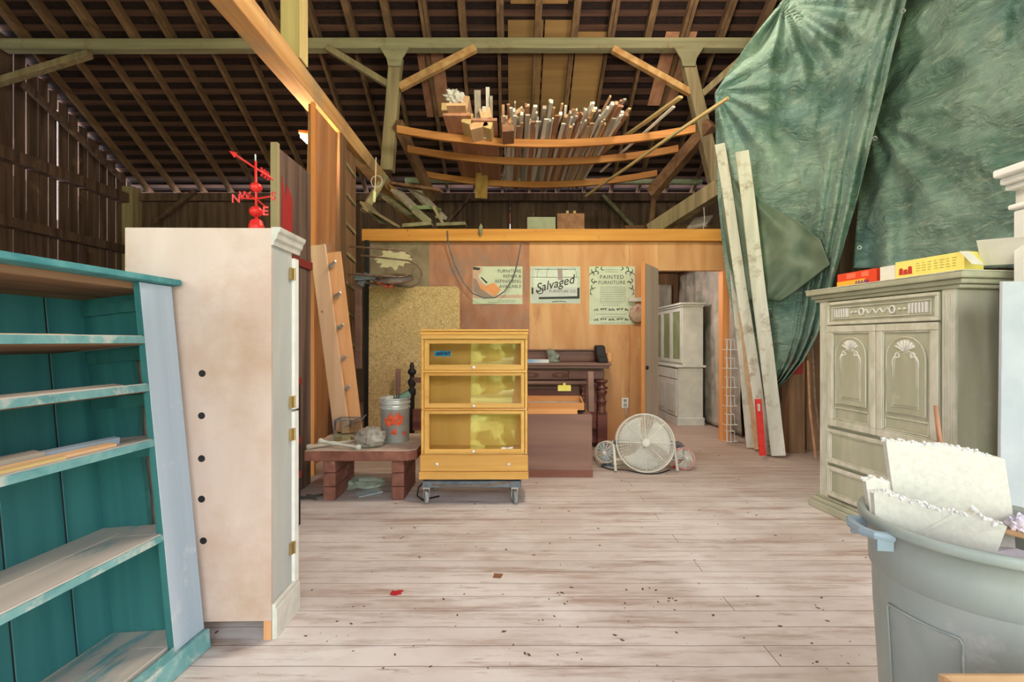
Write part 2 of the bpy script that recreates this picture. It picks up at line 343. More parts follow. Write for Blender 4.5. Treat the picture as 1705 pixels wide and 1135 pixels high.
# front wall with the big open doorway behind the camera; left opening added for light
bm = B(); box(bm, LX, -7.4, FY-.05, FY, 0, 4.9); box(bm, -2.5, -1.0, FY-.05, FY, 0, 4.9); box(bm, -7.4, -2.5, FY-.05, FY, 4.0, 4.9); box(bm, 6.5, RX, FY-.05, FY, 0, 4.9); box(bm, -1.0, 6.5, FY-.05, FY, 4.4, 4.9)
struct('wall_front', bm, M_barn, 'front barn wall with an open doorway and a second opening added for light behind the viewer')

# structural timbers
bm = B(); bar(bm, (-8.35, 7.8, 6.2), (5.0, 7.8, 6.2), .16, .17, seg=16, warp=.02); tag(obj('roof_purlin', bm, M_purlin, bevel=.008), 'long grey-green horizontal purlin carrying the rafters', 'beam')
def brace(p0, p1, w, h, m, label, name='brace', cat='brace', group=None, **kw):
    bm = B(); bar(bm, p0, p1, w, h, **kw); return tag(obj(name, bm, m, bevel=.006), label, cat, group)
# tie beam + posts
brace((-2.09, 1.2, 3.905), (-2.09, 10.4, 3.905), .18, .21, M_beam, 'heavy tan tie beam running overhead towards the back of the barn', 'tie_beam', 'beam', seg=14, warp=.015)
brace((-2.085, 4.55, 4.018), (-2.075, 4.5, 6.6), .19, .17, wood('pale_post', (186,164,104), (214,192,134), 'z', 6, rough=.8, c3=(150,110,60), t3=(.6,.8), s3=2), 'pale squared post rising from the tie beam at the top of the view', 'upright_post', 'post', up=Vector((0,1,0)))
# left queen post with flared head
def queen(xt, xb, zb, label):
    t = thing('canted_post', label, 'post', (xb, 7.75, zb))
    bm = B(); bar(bm, (xb, 7.7, zb), (xt, 7.8, 6.02), .2, .17, up=Vector((0,1,0)), seg=6, warp=.012); obj('shaft', bm, M_post, t, bevel=.01)
    bm = B(); prism(bm, [(-.25,0),(.25,0),(.13,-.19),(.1,-.32),(-.1,-.32),(-.13,-.19)], FRAT(xt, 7.69, 6.11) , .03); obj('head_plate', bm, M_purlin, t, bevel=.005)
queen(xx(660,7.8), xx(645,7.7), 4.1, 'leaning grey post with flared head standing at the end of the tie beam')
queen(xx(1142,7.8), xx(1192,7.7), 3.9, 'leaning grey post with flared head beside the green tarp')
brace(at(545,80,7.75), at(648,142,7.75), .1, .1, M_post, 'knee brace sloping down rightwards into the left canted post')
brace(at(792,80,7.75), at(665,146,7.75), .1, .12, M_beam, 'tan knee brace sloping down leftwards into the left canted post')
brace(at(1020,82,7.75), at(1150,155,7.75), .1, .1, M_beam, 'tan knee brace sloping down rightwards into the right canted post')
brace(at(1252,82,7.75), at(1168,158,7.75), .1, .1, M_post, 'knee brace sloping down from the tarp edge into the right canted post')
brace(at(662,205,7.6), at(720,330,8.9), .13, .18, M_brown, 'dark brown diagonal strut dropping rightwards from the left canted post')
brace(at(1185,205,7.6), at(1085,322,8.6), .16, .2, M_brown, 'dark brown diagonal strut dropping leftwards from the right canted post')
brace(at(1200,312,7.3), at(1085,385,8.2), .2, .24, M_post, 'thick timber sloping down to the loft beside the tarp')
brace(at(640,292,7.4), at(606,352,7.2), .12, .1, M_moss, 'short mossy strut under the far end of the tie beam')
brace(at(1091,300,9.2), at(1083,380,9.2), .09, .09, M_brown, 'upright stud nearer the tarp against the dark rear wall', 'stud', 'post')
brace(at(690,300,9.6), at(708,380,9.4), .12, .1, M_brown, 'upright stud behind the pile of loft boards', 'stud', 'post')
brace(at(-20,142,7.7), at(150,90,7.7), .12, .1, M_post, 'pale diagonal brace at the upper left corner under the purlin')
brace(at(40,140,7.9), at(205,300,10.2), .09, .1, M_barn, 'dark sloping timber along the top of the gapped gable wall')
brace(at(255,372,10.4), at(325,318,10.4), .1, .08, M_barn, 'diagonal brace on the rear wall left of the wind vane')
brace(at(738,378,10.4), at(782,328,10.4), .1, .08, M_barn, 'thin diagonal brace on the rear wall behind the loft boards')
brace(at(1003,325,10.4), at(1052,376,10.4), .1, .08, M_moss, 'thin diagonal brace on the rear wall right of the loft boxes')
# white pipe
bm = B(); tube(bm, [at(675,300,9.3), at(1168,303,9.3)], .055, 12); tag(obj('plastic_pipe', bm, flat('pale_green_pipe', (188,202,172)), smooth=True), 'long pale green plastic pipe lying under the lumber rack', 'pipe')

# ------------------------------------------------------------------ partition wall
PY = 6.37
wp = thing('wall_partition', 'plywood partition wall with a doorway at its right', 'wall', (0, PY, 0)); wp['kind'] = 'structure'
X0 = xx(605,PY); XD0 = xx(1095,PY); XD1 = xx(1203,PY); XE = xx(1214,PY); ZH = zz(403,PY); ZD = zz(450,PY)
bm = B(); box(bm, X0, xx(715,PY), PY, PY+.1, 0, ZH); obj('grey_panel', bm, M_greypanel, wp, label='grey-brown wall panel with a cream paint splash')
bm = B(); box(bm, xx(715,PY), xx(881,PY), PY, PY+.1, 0, ZH); obj('rust_panel', bm, M_rust, wp)
bm = B(); box(bm, xx(881,PY)+.002, xx(1048,PY), PY, PY+.1, 0, ZH); obj('plywood_panel', bm, M_ply, wp)
bm = B(); box(bm, xx(1048,PY)+.003, XD0, PY, PY+.1, 0, ZH); obj('plywood_panel', bm, M_ply, wp)
bm = B(); box(bm, XD0, XE, PY, PY+.1, ZD, ZH); obj('door_lintel_panel', bm, M_ply, wp)
bm = B(); box(bm, XD1, XE, PY-.01, PY+.12, 0, ZD); obj('door_jamb', bm, wood('jamb_pine', (204,132,76), (224,156,98), 'z', 8, rough=.6), wp)
bm = B(); blob(bm, (xx(655,PY), PY, zz(432,PY)), .15, 4, .55, (1.25,.012,.6), 4, 3.2)
o = obj('paint_splash', bm, flat('cream_splash', (206,198,160)), wp)
bm = B(); bar(bm, (X0, PY-.04, zz(393,PY)), (XE-.05, PY-.04, zz(393,PY)), .08, .16, seg=8); tag(obj('header_beam', bm, M_header, bevel=.006), 'orange pine header beam along the top of the plywood wall', 'beam')
# loft floor + hidden room side walls
bm = B(); box(bm, X0, 3.35, PY+.0, BY-.15, ZH+.005, ZH+.13); struct('ceiling_loft', bm, M_brown, 'loft deck above the plywood room', 'loft deck')
bm = B(); box(bm, 3.31, 3.34, PY+.12, 9.4, 0, ZH-.01); struct('wall_inner_right', bm, M_brownz, 'right wall of the room beyond the doorway')
bm = B(); box(bm, 0.9, 3.25, 9.3, 9.36, 0, ZH-.01); struct('wall_inner_back', bm, M_brownz, 'back wall of the room beyond the doorway')
bm = B(); box(bm, -.6, -.55, PY+.12, 9.3, 0, ZH-.01); struct('wall_inner_left', bm, M_dirtywhite, 'left wall of the room beyond the doorway')
bm = B(); box(bm, -.5, 3.2, 9.5, 9.55, 0, .01); bm.free()
# door leaf
dl = thing('door_1', 'narrow pine door standing open towards the viewer', 'door', (XD0-.01, PY-.02, 0), R(180+57)); dl['kind'] = 'structure'
bm = B(); box(bm, .02, .59, -.02, .02, .02, 2.31); obj('leaf', bm, wood('door_face', (176,160,146), (196,178,160), 'z', 6, rough=.6), dl, local=True)
bm = B(); box(bm, .591, .61, -.024, .024, .02, 2.31); obj('leaf_edge', bm, MATS['jamb_pine'], dl, local=True)
bm = B(); lathe(bm, [(.0,0),(.022,.0),(.026,.02),(.012,.03)], (.55, .02, 1.02), (0,1,0), 12); obj('door_knob', bm, M_black, dl, local=True, smooth=True)

# ------------------------------------------------------------------ partition under the tie beam (left of the doorless wall)
t = thing('plywood_sheet', 'tall orange plywood sheet standing on edge beneath the tie beam', 'plywood sheet', (-2.1, 5.1, 0))
bm = B()
lv = [(-2.17,0),(-2.13,1.0),(-2.07,2.4),(-2.04,3.75)]
vs = []
for X_, z_ in lv: vs.append([bm.verts.new(p) for p in ((X_-.02,4.80,z_),(X_+.02,4.80,z_),(X_+.02,5.5,z_),(X_-.02,5.5,z_))])
for a, c_ in zip(vs, vs[1:]):
    for j in range(4): bm.faces.new((a[j], a[(j+1)%4], c_[(j+1)%4], c_[j]))
bm.faces.new(vs[0][::-1]); bm.faces.new(vs[-1])
obj('sheet', bm, wood('warm_ply_sheet', (146,98,64), (182,128,84), 'z', 6, rough=.6, c3=(164,148,136), t3=(.56,.72), s3=1.6), t)
bm = B(); box(bm, -2.02, -1.985, 4.76, 4.80, .0, 3.75); box(bm, -2.19,-2.02,4.76,4.80,0,3.0)
obj('edge_board', bm, wood('bright_edge', (186,116,66), (214,146,84), 'z', 6, rough=.5), t)
brace((-2.09,5.66,0), (-2.09,5.66,3.795), .16, .22, M_brownz, 'grey-brown post beside the tall plywood sheet', 'support_post', 'post', up=Vector((0,1,0)))
t = thing('cleated_board', 'upright brown board with small wooden cleats nailed up its face', 'board', (-2.08, 6.05, 0))
bm = B(); box(bm, -2.12, -2.08, 5.82, 6.32, 0, 3.79); obj('board', bm, M_brownz, t)
for j in range(9):
    z = .55+j*.37; bm = B(); bar(bm, (-2.07, 5.9, z+.05), (-2.07, 6.25, z), .03, .04); obj('cleat', bm, M_post, t)
# dark upright next to straw board
brace((xx(608,6.2),6.28,0), (xx(608,6.2),6.28,zz(400,6.28)), .06, .05, M_black, 'thin dark upright at the left end of the plywood wall', 'corner_strip', 'strip', up=Vector((0,1,0)))
brace((xx(603,6.0)-.03,5.95,1.0), (xx(603,6.0)-.03,5.95,2.2), .08, .06, M_dust, 'short dark board end beside the cleated upright', 'board_end', 'board', up=Vector((0,1,0)))

# straw board
bm = B(); w = xx(765,6.2)-xx(613,6.2); hgt = zz(476,6.2); r_ = .07
poly = [(0,0),(w,0)]+[(w-r_+r_*math.cos(a), hgt-r_+r_*math.sin(a)) for a in [PI/2*q/6 for q in range(7)]]+[(0,hgt)]
prism(bm, poly, Matrix.Translation((xx(613,6.2), 6.22, 0)) @ Matrix.Rotation(R(-1.0),4,'X') @ FR, .02)
tag(obj('strand_board', bm, M_osb), 'mustard strand board with a rounded corner leaning against the wall', 'board')

# ------------------------------------------------------------------ posters
def poster(px0, px1, py0, py1, label):
    t = thing('poster', label, 'poster', (xx((px0+px1)/2,PY), PY-.004, zz(py1,PY)))
    bm = B(); box(bm, xx(px0,PY), xx(px1,PY), PY-.004, PY-.002, zz(py1,PY), zz(py0,PY)); obj('sheet', bm, M_paper, t); return t
def patch(t, name, pts, m, d=.0055, th=.001):
    bm = B(); prism(bm, [(xx(a,PY), zz(b_,PY)) for a, b_ in pts], FRAT(0, PY-d+th, 0), th); return obj(name, bm, m, t)
def ptext(t, body, px, py, size, m, **kw):
    bm = text(body, size, m, t, xx(px,PY), PY-.006, zz(py,PY), **kw); return obj('lettering', bm, m, t)
def rules(t, rows, m, name='small_print'):
    for x0, x1, y in rows:
        bm = B(); x = x0
        while x < x1:
            l = random.uniform(1.0,3.0); box(bm, xx(x,PY), xx(min(x+l,x1),PY), PY-.0058, PY-.005, zz(y+.5,PY), zz(y-.5,PY)); x += l+.6
        obj(name, bm, m, t)
t = poster(787, 870, 443.5, 506, 'leftmost poster with orange joinery picture and furniture repair wording')
patch(t, 'picture_wood', [(787,443),(802,446),(803,452),(796,458),(803,470),(830,496),(787,496)], M_inkb)
patch(t, 'picture_board', [(806,477),(822,470),(834,482),(826,492),(820,491)], M_inko, .0062)
patch(t, 'picture_board', [(793,474),(799,470),(813,486),(808,491)], M_inko, .0062)
patch(t, 'picture_board', [(796,461),(803,460),(812,467),(806,473)], M_paper, .0065)
patch(t, 'picture_tool', [(800,462),(802,461),(812,470),(810,472)], M_ink, .0072)
patch(t, 'picture_strip', [(803,491),(860,491),(862,488),(864,491),(870,491),(870,496),(803,496)], M_inkb, .0062)
for s_, y in (('FURNITURE',451.5),('REPAIR &',460),('REFINISHING',468.5),('AVAILABLE',477)): ptext(t, s_, 868, y, .062, M_ink, align='RIGHT', sx=.98)
rules(t, [(830,860,500.5),(812,858,503.2)], M_inkg)
patch(t, 'picture_shade', [(788,462),(794,466),(800,480),(822,495),(800,495),(788,484)], flat('ink_taupe', (150,130,120)), .0066)
patch(t, 'picture_shade', [(787,444),(800,446),(798,450),(788,449)], M_ink, .0066)
t = poster(883, 966, 443.5, 505, 'middle poster showing a painted sign with script lettering')
patch(t, 'picture_ground', [(884,444.5),(965,444.5),(965,504),(884,504)], flat('poster_grey', (186,196,188)), .0052)
patch(t, 'picture_panel', [(889,448),(961,448),(961,494),(889,494)], flat('poster_pale', (206,214,204)), .0058)
patch(t, 'picture_panel', [(889,478),(961,478),(961,494),(889,494)], flat('poster_mid', (192,196,196)), .0062)
patch(t, 'picture_post', [(928,447),(936,447),(937,466),(929,466)], flat('poster_mauve', (160,146,146)), .0066)
patch(t, 'sign_frame', [(897,494.5),(961,493),(961,480),(965,478),(965,497),(897,498)], M_ink, .0066)
patch(t, 'sign_frame', [(885,478),(888,479),(888,490),(885,489)], M_ink, .0066)
rules(t, [(890,958,448.5),(886,964,461.5)], M_inkg)
bm = B()
for x in (897,913,957): 
    tube(bm, [(xx(x,PY), PY-.006, zz(446,PY)), (xx(x-2+4*(x>930),PY), PY-.006, zz(452,PY)), (xx(x-3+6*(x>930),PY), PY-.006, zz(462,PY))], .003, 4)
obj('ironwork_lines', bm, M_inkg, t)
bm = text('Salvaged', .165, M_ink, t, 0,0,0, shear=.4, off=.001, sx=.95, M=Matrix.Translation((xx(923,PY), PY-.0075, zz(473,PY))) @ FR @ Matrix.Rotation(R(14),4,'Z')); obj('lettering', bm, M_ink, t)
bm = B(); cpt = [(xx(908,PY)+.07*math.cos(a)*s, PY-.008, zz(478,PY)+.06*math.sin(a)*s) for a, s in [(R(60+q*22), 1-.03*q) for q in range(14)]]
tube(bm, [(xx(906.5+q*.0,PY)-.06+.05*math.cos(R(-200+q*24))*(1-q*.02), PY-.008, zz(484,PY)+.04*math.sin(R(-200+q*24))) for q in range(12)], .006, 5); obj('script_flourish', bm, M_ink, t)
ptext(t, 'FURNITURE CO.', 937, 485, .05, M_ink, sx=1.0)
bm = B()
for q in range(14): blob(bm, (xx(920+q*1.7,PY), PY-.007, zz(502.5-1.2*math.sin(q/13*PI),PY)), .007, 1, .3, (1,.1,1), q)
obj('shrub_tops', bm, M_ink, t)
t = poster(981, 1057, 443.5, 540, 'tall rightmost poster with scrollwork and painted furniture wording')
ptext(t, 'PAINTED', 1018.5, 461.5, .072, M_ink, spacing=1.15); ptext(t, 'FURNITURE', 1018.5, 470.5, .065, M_ink, spacing=1.1)
rules(t, [(1005,1030,449),(1007,1028,452.5)]+[(999,1042,y) for y in (478,481,484,487,490.5,494,497.5,501)]+[(1000,1036,504),(1004,1032,508),(993,1042,523),(1002,1036,527.5),(998,1042,537.5)], M_inkg)
bm = B()
def curl(px, py, s, fl=1, turn=3.6, r0=5.5, a0=0):
    tube(bm, [(xx(px+fl*(r0*(1-.75*q/13))*s*math.cos(a0+turn*q/13),PY), PY-.006, zz(py+(r0*(1-.75*q/13))*s*math.sin(a0+turn*q/13),PY)) for q in range(14)], [.006*(1-.5*abs(q-6)/7) for q in range(14)], 4)
for fl, x0 in ((1, 981), (-1, 1057)):
    for dx, dy, s, a in ((6,449,1,0),(14,447,.8,2),(22,446,.7,1),(6,458,1,3),(13,455,.7,4),(7,466,.9,1),(11,471,.8,2.5),(6,476,.9,0.5),(5,483,.7,2.2),(3.5,488,.5,1)):
        curl(x0+fl*dx, dy, s, fl, 3.8, 5.5, a)
for y in (515, 531.5):
    for q in range(13): curl(991+q*4.5, y+(-1.2 if q in (6,) else 0), .38 if q != 6 else .6, 1 if q % 2 else -1, 4.5, 5.5, q)
obj('scrollwork', bm, M_ink, t)
# plastic pocket hung on the wall
t = thing('plastic_pouch', 'clear pouch of pinkish litter pinned beside the tall poster', 'pouch', (xx(1060,PY), PY-.03, zz(538,PY)))
bm = B(); blob(bm, (xx(1060,PY), PY-.05, zz(522,PY)), .11, 3, .10, (1.0,.25,1.15), 3); obj('pouch', bm, mat('dusty_pink_plastic', (190,160,140), (206,182,160), nsc=20, rough=.3, c3=(176,120,108), t3=(.55,.7), s3=12), t, smooth=True)
bm = B(); bar(bm, at(1046,499,PY-.06), at(1075,498,PY-.06), .02, .05); obj('stapled_hem', bm, M_dirtywhite, t)
# wall outlet
t = thing('wall_outlet', 'white double socket on the plywood wall above the fans', 'outlet', (xx(1040.5,PY), PY, zz(678,PY)))
bm = B(); box(bm, xx(1035,PY), xx(1046,PY), PY-.012, PY, zz(679,PY), zz(662,PY)); obj('cover_plate', bm, M_white, t, bevel=.003)
for py in (666.5, 674):
    bm = B(); box(bm, xx(1038,PY), xx(1043,PY), PY-.016, PY-.0125, zz(py+2.6,PY), zz(py-2.6,PY)); obj('socket', bm, flat('socket_grey', (150,156,150)), t)
bm = B(); tube(bm, [at(1041,673,PY-.03), at(1043,690,PY-.05), at(1049,705,PY-.1), at(1050,725,PY-.2), (xx(1050,5.9),5.9,.012)], .006, 6); tag(obj('power_cord', bm, M_dirtywhite, smooth=True), 'pale cord dropping from the wall socket to the fans', 'cord')
bm = B(); box(bm, xx(1063,PY), xx(1066,PY), PY-.015, PY-.001, zz(579,PY), zz(563,PY)); tag(obj('door_catch', bm, M_lum_y), 'small pale wooden catch on the wall beside the open door', 'catch')
# black cable looping on the wall
bm = B(); P = [(745,384),(746,405),(757,440),(772,470),(787,488),(805,496),(825,495),(840,485),(853,465),(861,440),(866,415),(868,403)]
tube(bm, [at(a, c_, PY-.1) for a, c_ in P], .008, 6); tag(obj('hanging_cable', bm, M_dkmetal, smooth=True), 'grey cable hanging in a loop across the leftmost poster', 'cable')
bm = B(); blob(bm, at(800,383,PY-.11), .05, 2, .4, (.5,.5,1.4), 2); tag(obj('rag_strip', bm, M_moss), 'small pale rag hooked over the header beam', 'rag')

# ------------------------------------------------------------------ hoop frame on the wall
t = thing('rusty_rack', 'rusty bent-rod rack with a round tray fixed above the strand board', 'rack', at(640,472,5.9))
bm = B()
def uloop(p0, p1, p2):
    a = [at(*p0)]; mid = at(*p1); e = at(*p2); ax = (a[0]+e)/2; 
    c0 = mid; pts = [at(*p0)]
    v = (at(*p0)-e)/2; d = (c0-ax).normalized()
    st = c0-d*v.length
    for q in range(9):
        th = PI*q/8; pts.append(st+v*math.cos(th)+d*v.length*math.sin(th))
    pts.append(e); tube(bm, pts, .012, 6)
uloop((581,410,5.75), (690,440,6.0), (579,456,5.75)); uloop((600,425,5.8), (702,458,6.0), (600,470,5.9))
obj('rod_loop', bm, M_rusty, t, smooth=True)
bm = B(); ring(bm, at(655,464,5.95), .24, .016, (0,-.35,1), 28, 6); ring(bm, at(655,462,5.95), .17, .012, (0,-.35,1), 28, 6); obj('tray_rim', bm, M_rusty, t, smooth=True)
bm = B(); lathe(bm, [(.16,0),(.2,.01),(.235,.04)], at(655,468,5.95), (0,-.35,1), 28, caps=True); obj('tray', bm, M_dkmetal, t, smooth=True)
bm = B(); bar(bm, at(628,470,5.75), at(648,478,5.75), .02, .02); bar(bm, at(660,470,5.75), at(645,480,5.75), .02, .02); obj('red_strut', bm, flat('faded_red', (170,70,50)), t)
bm = B(); bar(bm, at(590,462,5.85), at(625,460,5.9), .05, .07); bar(bm, at(600,475,5.9), at(612,455,5.9), .05, .07); obj('bracket', bm, M_dkmetal, t)

# ------------------------------------------------------------------ orange boards with pegs
t = thing('peg_board', 'knotty orange board with a row of grey pegs, behind the plain one', 'board', at(590,719,4.62))
bm = B(); A = at(556,420,4.70); Z = at(592,719,4.67); bar(bm, Z, A, .135, .03, up=Vector((0,1,0))); obj('board', bm, M_tanboard, t, bevel=.003)
for j, (px, py) in enumerate(((552,442),(560,493),(565,545),(570,597),(576,646),(583,700))):
    Yp = 4.65; bm = B(); p = at(px,py,Yp); lathe(bm, [(.03,0),(.022,.02),(.008,.12)], p, (.6,-.75,.25), 8); obj('peg', bm, M_galv, t)
t = brace(at(569.5,722,4.61), at(529,408,4.66), .155, .03, wood('faded_knotty_board', (204,160,126), (222,184,154), 'z', 7, rough=.65, c3=(150,104,76), t3=(.7,.74), s3=14, rnd=.02, bump=.04), 'plain knotty orange board leaning on the tall plywood sheet', 'leaning_board', 'board', up=Vector((0,1,0)))

# old door with red paint
t = thing('plank_sign', 'tall weathered board panel with a patch of red paint behind the wardrobe', 'panel', (-1.92, 4.15, 0))
bm = B(); box(bm, -1.95, -1.91, 3.88, 4.5, .0, 2.93); obj('panel', bm, M_barn, t)
bm = B(); box(bm, -1.955, -1.9, 3.84, 3.88, 0, 2.96); obj('edge_strip', bm, M_post, t)
bm = B(); prism(bm, [(3.93,2.1),(4.12,2.1),(4.12,2.58),(4.02,2.68),(4.0,2.55),(3.93,2.72)], Matrix(((0,0,1,-1.909),(1,0,0,0),(0,1,0,0),(0,0,0,1))), .004); obj('red_patch', bm, flat('dull_red', (150,44,44)), t)
bm = B(); box(bm, -1.909,-1.89, 3.9, 4.5, 2.02, 2.09); obj('rail', bm, flat('deep_red', (120,40,38)), t)
t = thing('red_shelf_unit', 'dark shelf unit with red rails just behind the wardrobe', 'shelf unit', (-1.6,3.3,0))
for z in (.35,.6,1.03): bm = B(); box(bm, -1.85,-1.55, 3.1,3.5, z, z+.05); obj('shelf', bm, flat('deep_red', (120,40,38)), t)
for x in (-1.84,-1.60):
    bm = B(); box(bm, x, x+.04, 3.1, 3.14, 0, 1.08); box(bm, x, x+.04, 3.46, 3.5, 0, 1.08); obj('upright', bm, M_black, t)
bm = B(); tube(bm, [(-1.58,3.16,1.08),(-1.53,3.16,1.95)], .02, 10); tag(obj('metal_pipe', bm, mat('green_grey_metal', (110,130,126),(140,156,150), rough=.5, metal=.4), smooth=True), 'green-grey metal pipe upright between wardrobe and plywood sheet', 'pipe')
# fluorescent lamp
t = thing('tube_lamp', 'lit lamp tube glowing behind the top of the plywood sheet', 'lamp', at(510,238,5.4))
M_lamp = emis('lamp_glow', (255,170,96), 14)
bm = B(); tube(bm, [at(503,227,5.2), at(522,245,5.7)], .022, 8); obj('tube', bm, M_lamp, t)
bm = B(); bar(bm, at(504,222,5.2)+Vector((0,0,.02)), at(523,240,5.7)+Vector((0,0,.02)), .09, .03); obj('reflector', bm, M_orange, t)
# pull cord
t = thing('pull_cord', 'thin cord with a pale plastic handle hanging from the tie beam', 'pull cord', at(622,336,5.6))
bm = B(); tube(bm, [at(626,262,5.6), at(625.5,290,5.6), at(624,318,5.6)], .005, 5); ring(bm, at(627,302,5.6), .07, .004, (.2,1,0), 16, 4); obj('cord', bm, M_dirtywhite, t)
bm = B(); lathe(bm, [(.012,0),(.02,.01),(.02,.12),(.01,.14)], at(622.5,337,5.6), (.05,0,1), 8); obj('handle', bm, flat('cream_plastic', (200,206,160)), t, smooth=True)

# ------------------------------------------------------------------ bench
t = thing('low_table', 'low brown table with dusty top on brick-like legs', 'table', (-1.27, 4.3, 0))
bm = B(); BZ = .435
prism(bm, [(-1.73,3.95),(-.87,3.95),(-.80,4.02),(-.80,4.5),(-.9,4.7),(-1.79,4.7)], Matrix.Translation((0,0,.35)), BZ-.352); obj('table_edge', bm, M_bench, t, bevel=.006)
bm = B(); prism(bm, [(-1.725,3.955),(-.872,3.955),(-.805,4.022),(-.805,4.5),(-.9,4.695),(-1.785,4.695)], Matrix.Translation((0,0,BZ-.002)), .003); obj('tabletop', bm, M_benchtop, t)
for x in (-1.6, -1.02):
    bm = B()
    for j in range(3):
        box(bm, x, x+.105, 4.02, 4.25, .002+j*.1165, .114+j*.1165); box(bm, x, x+.105, 4.254, 4.5, .002+j*.1165, .114+j*.1165)
    obj('leg', bm, M_bench, t, bevel=.004)
# bucket with maple leaves
bx, by = xx(658,4.35), 4.35
t = thing('metal_bucket', 'galvanised bucket painted with orange maple leaves on the low table', 'bucket', (bx,by,BZ))
bm = B(); prof = [(.118,0),(.122,.004),(.132,.3),(.137,.302),(.137,.316),(.132,.318),(.134,.345),(.139,.347),(.139,.362),(.134,.364),(.134,.385),(.141,.388),(.141,.398),(.132,.398),(.118,.02)]
lathe(bm, prof, (bx,by,BZ+.002), n=36); obj('pail', bm, M_galv, t, smooth=True)
def leafpoly(s):
    pts = []
    for q in range(22):
        a = 2*PI*q/22; r0 = s*(1 if q%2 == 0 else .45)*(1+.25*math.cos(a*3+1)); pts.append((a, r0))
    return pts
def wrapleaf(cx, cz, s, name='maple_leaf', m=None, seed=0):
    bm = B(); vs = []
    for a, r0 in leafpoly(s):
        u = cx+r0*math.cos(a+seed); v = cz+r0*math.sin(a+seed); th = u/.13; rr = .1285+.011*(v/.3)*1.0
        vs.append(bm.verts.new((bx+(rr)*math.sin(th), by-(rr)*math.cos(th), BZ+v)))
    th = cx/.13; rr = .1285+.011*(cz/.3)+.003; c_ = bm.verts.new((bx+rr*math.sin(th), by-rr*math.cos(th), BZ+cz))
    for i in range(len(vs)): bm.faces.new((vs[i], vs[(i+1)%len(vs)], c_))
    obj(name, bm, m or M_leaf, t)
M_leaf = mat('orange_leaf_paint', (214,70,34), (236,104,56), nsc=30, rough=.4, bump=0)
for cx, cz, s, sd in ((-.005,.235,.045,0),(-.03,.18,.04,1),(.055,.24,.045,2),(.065,.185,.04,.5),(.022,.105,.036,1.4),(-.068,.085,.03,.2),(-.085,.06,.018,1),(.112,.085,.024,2),(.02,.19,.038,2.2),(.085,.225,.03,3),(-.05,.215,.024,2)): wrapleaf(cx, cz, s, seed=sd)
# books/folders in the bucket
t2 = thing('rolled_catalogue', 'green catalogue sticking out of the galvanised bucket', 'catalogue', (bx+.03,by,BZ+.3))
bm = B(); bar(bm, (bx-.0,by-.02,BZ+.36), (bx+.125,by+.02,BZ+.44), .1, .05); obj('cover', bm, flat('green_cover', (120,150,136)), t2)
bm = B()
for q in range(3): bar(bm, (bx+.0+q*.022,by-.075,BZ+.37+q*.008), (bx+.012+q*.022,by-.075,BZ+.425+q*.008), .01, .008)
obj('dark_stripe', bm, M_ink, t2)
bm = B(); blob(bm, (bx-.04,by,BZ+.36), .075, 3, .2, (1,1,.5), 5); tag(obj('crumpled_paper', bm, M_dirtywhite), 'crumpled white paper filling the galvanised bucket', 'paper')
# glass display box
gx, gy = -1.6, 4.3
t = thing('glass_lantern', 'small glass box lantern with metal edges on the low table', 'lantern', (gx,gy,BZ))
x0, x1, y0, y1, z0, z1 = xx(556,4.28), xx(590,4.28), 4.28, 4.46, BZ+.005, BZ+.2
bm = B(); box(bm, x0+.003, x1-.003, y0+.003, y1-.003, z0+.004, z1-.003); obj('glass_panes', bm, M_glass, t)
bm = B()
for xa in (x0,x1):
    for ya in (y0,y1): bar(bm, (xa,ya,z0), (xa,ya,z1), .006, .006, up=Vector((0,1,0)))
    for za in (z0,z1): bar(bm, (xa,y0,za), (xa,y1,za), .006, .006)
for ya in (y0,y1):
    for za in (z0,z1): bar(bm, (x0,ya,za), (x1,ya,za), .006, .006)
obj('metal_edges', bm, M_dkmetal, t)
bm = B(); tube(bm, [at(563,716,4.2)+Vector((0,.16,0)), at(600,700,4.45), at(610,690,4.5)], .004, 5); obj('wire_bail', bm, M_dkmetal, t)
# plastic bag of glass
bm = B(); blob(bm, (xx(617,4.12), 4.12, BZ+.075), .13, 4, .14, (1.0,.8,.72), 8, 4)
for v in bm.verts: v.co.z = max(v.co.z, BZ+.003)
tag(obj('plastic_bag', bm, mat('clear_crinkled_plastic', (150,142,132),(200,194,186), nsc=10, rough=.18, bump=.9, bdist=.03, trans=.25, rnd=0), smooth=True), 'crumpled clear plastic bag bundle in the middle of the low table', 'bag')
# club/wrench
t = thing('table_leg_tool', 'pale turned rod with knobbed ends lying across the table front', 'rod', at(565,743,4.0))
bm = B(); a, c_ = Vector((xx(531,4.1),4.1,BZ+.055)), Vector((xx(601,3.98),3.98,BZ+.02)); d = (c_-a)
lathe(bm, [(.004,0),(.022,.008),(.024,.03),(.011,.05),(.013,.12),(.018,.16),(.012,.2),(.012,d.length-.08),(.014,d.length-.05),(.024,d.length-.035),(.024,d.length-.01),(.004,d.length)], a, d, 14); obj('rod', bm, M_dirtywhite, t, smooth=True)
bm = B(); a, c_ = Vector((xx(510,3.98),3.98,BZ+.024)), Vector((xx(592,4.25),4.25,BZ+.024)); d = c_-a
lathe(bm, [(.004,0),(.022,.006),(.024,.03),(.015,.06),(.013,.3),(.01,d.length)], a, d, 12); tag(obj('rounded_stick', bm, M_lum_g, smooth=True), 'grey wooden stick with rounded end lying under the pale rod on the table', 'stick')
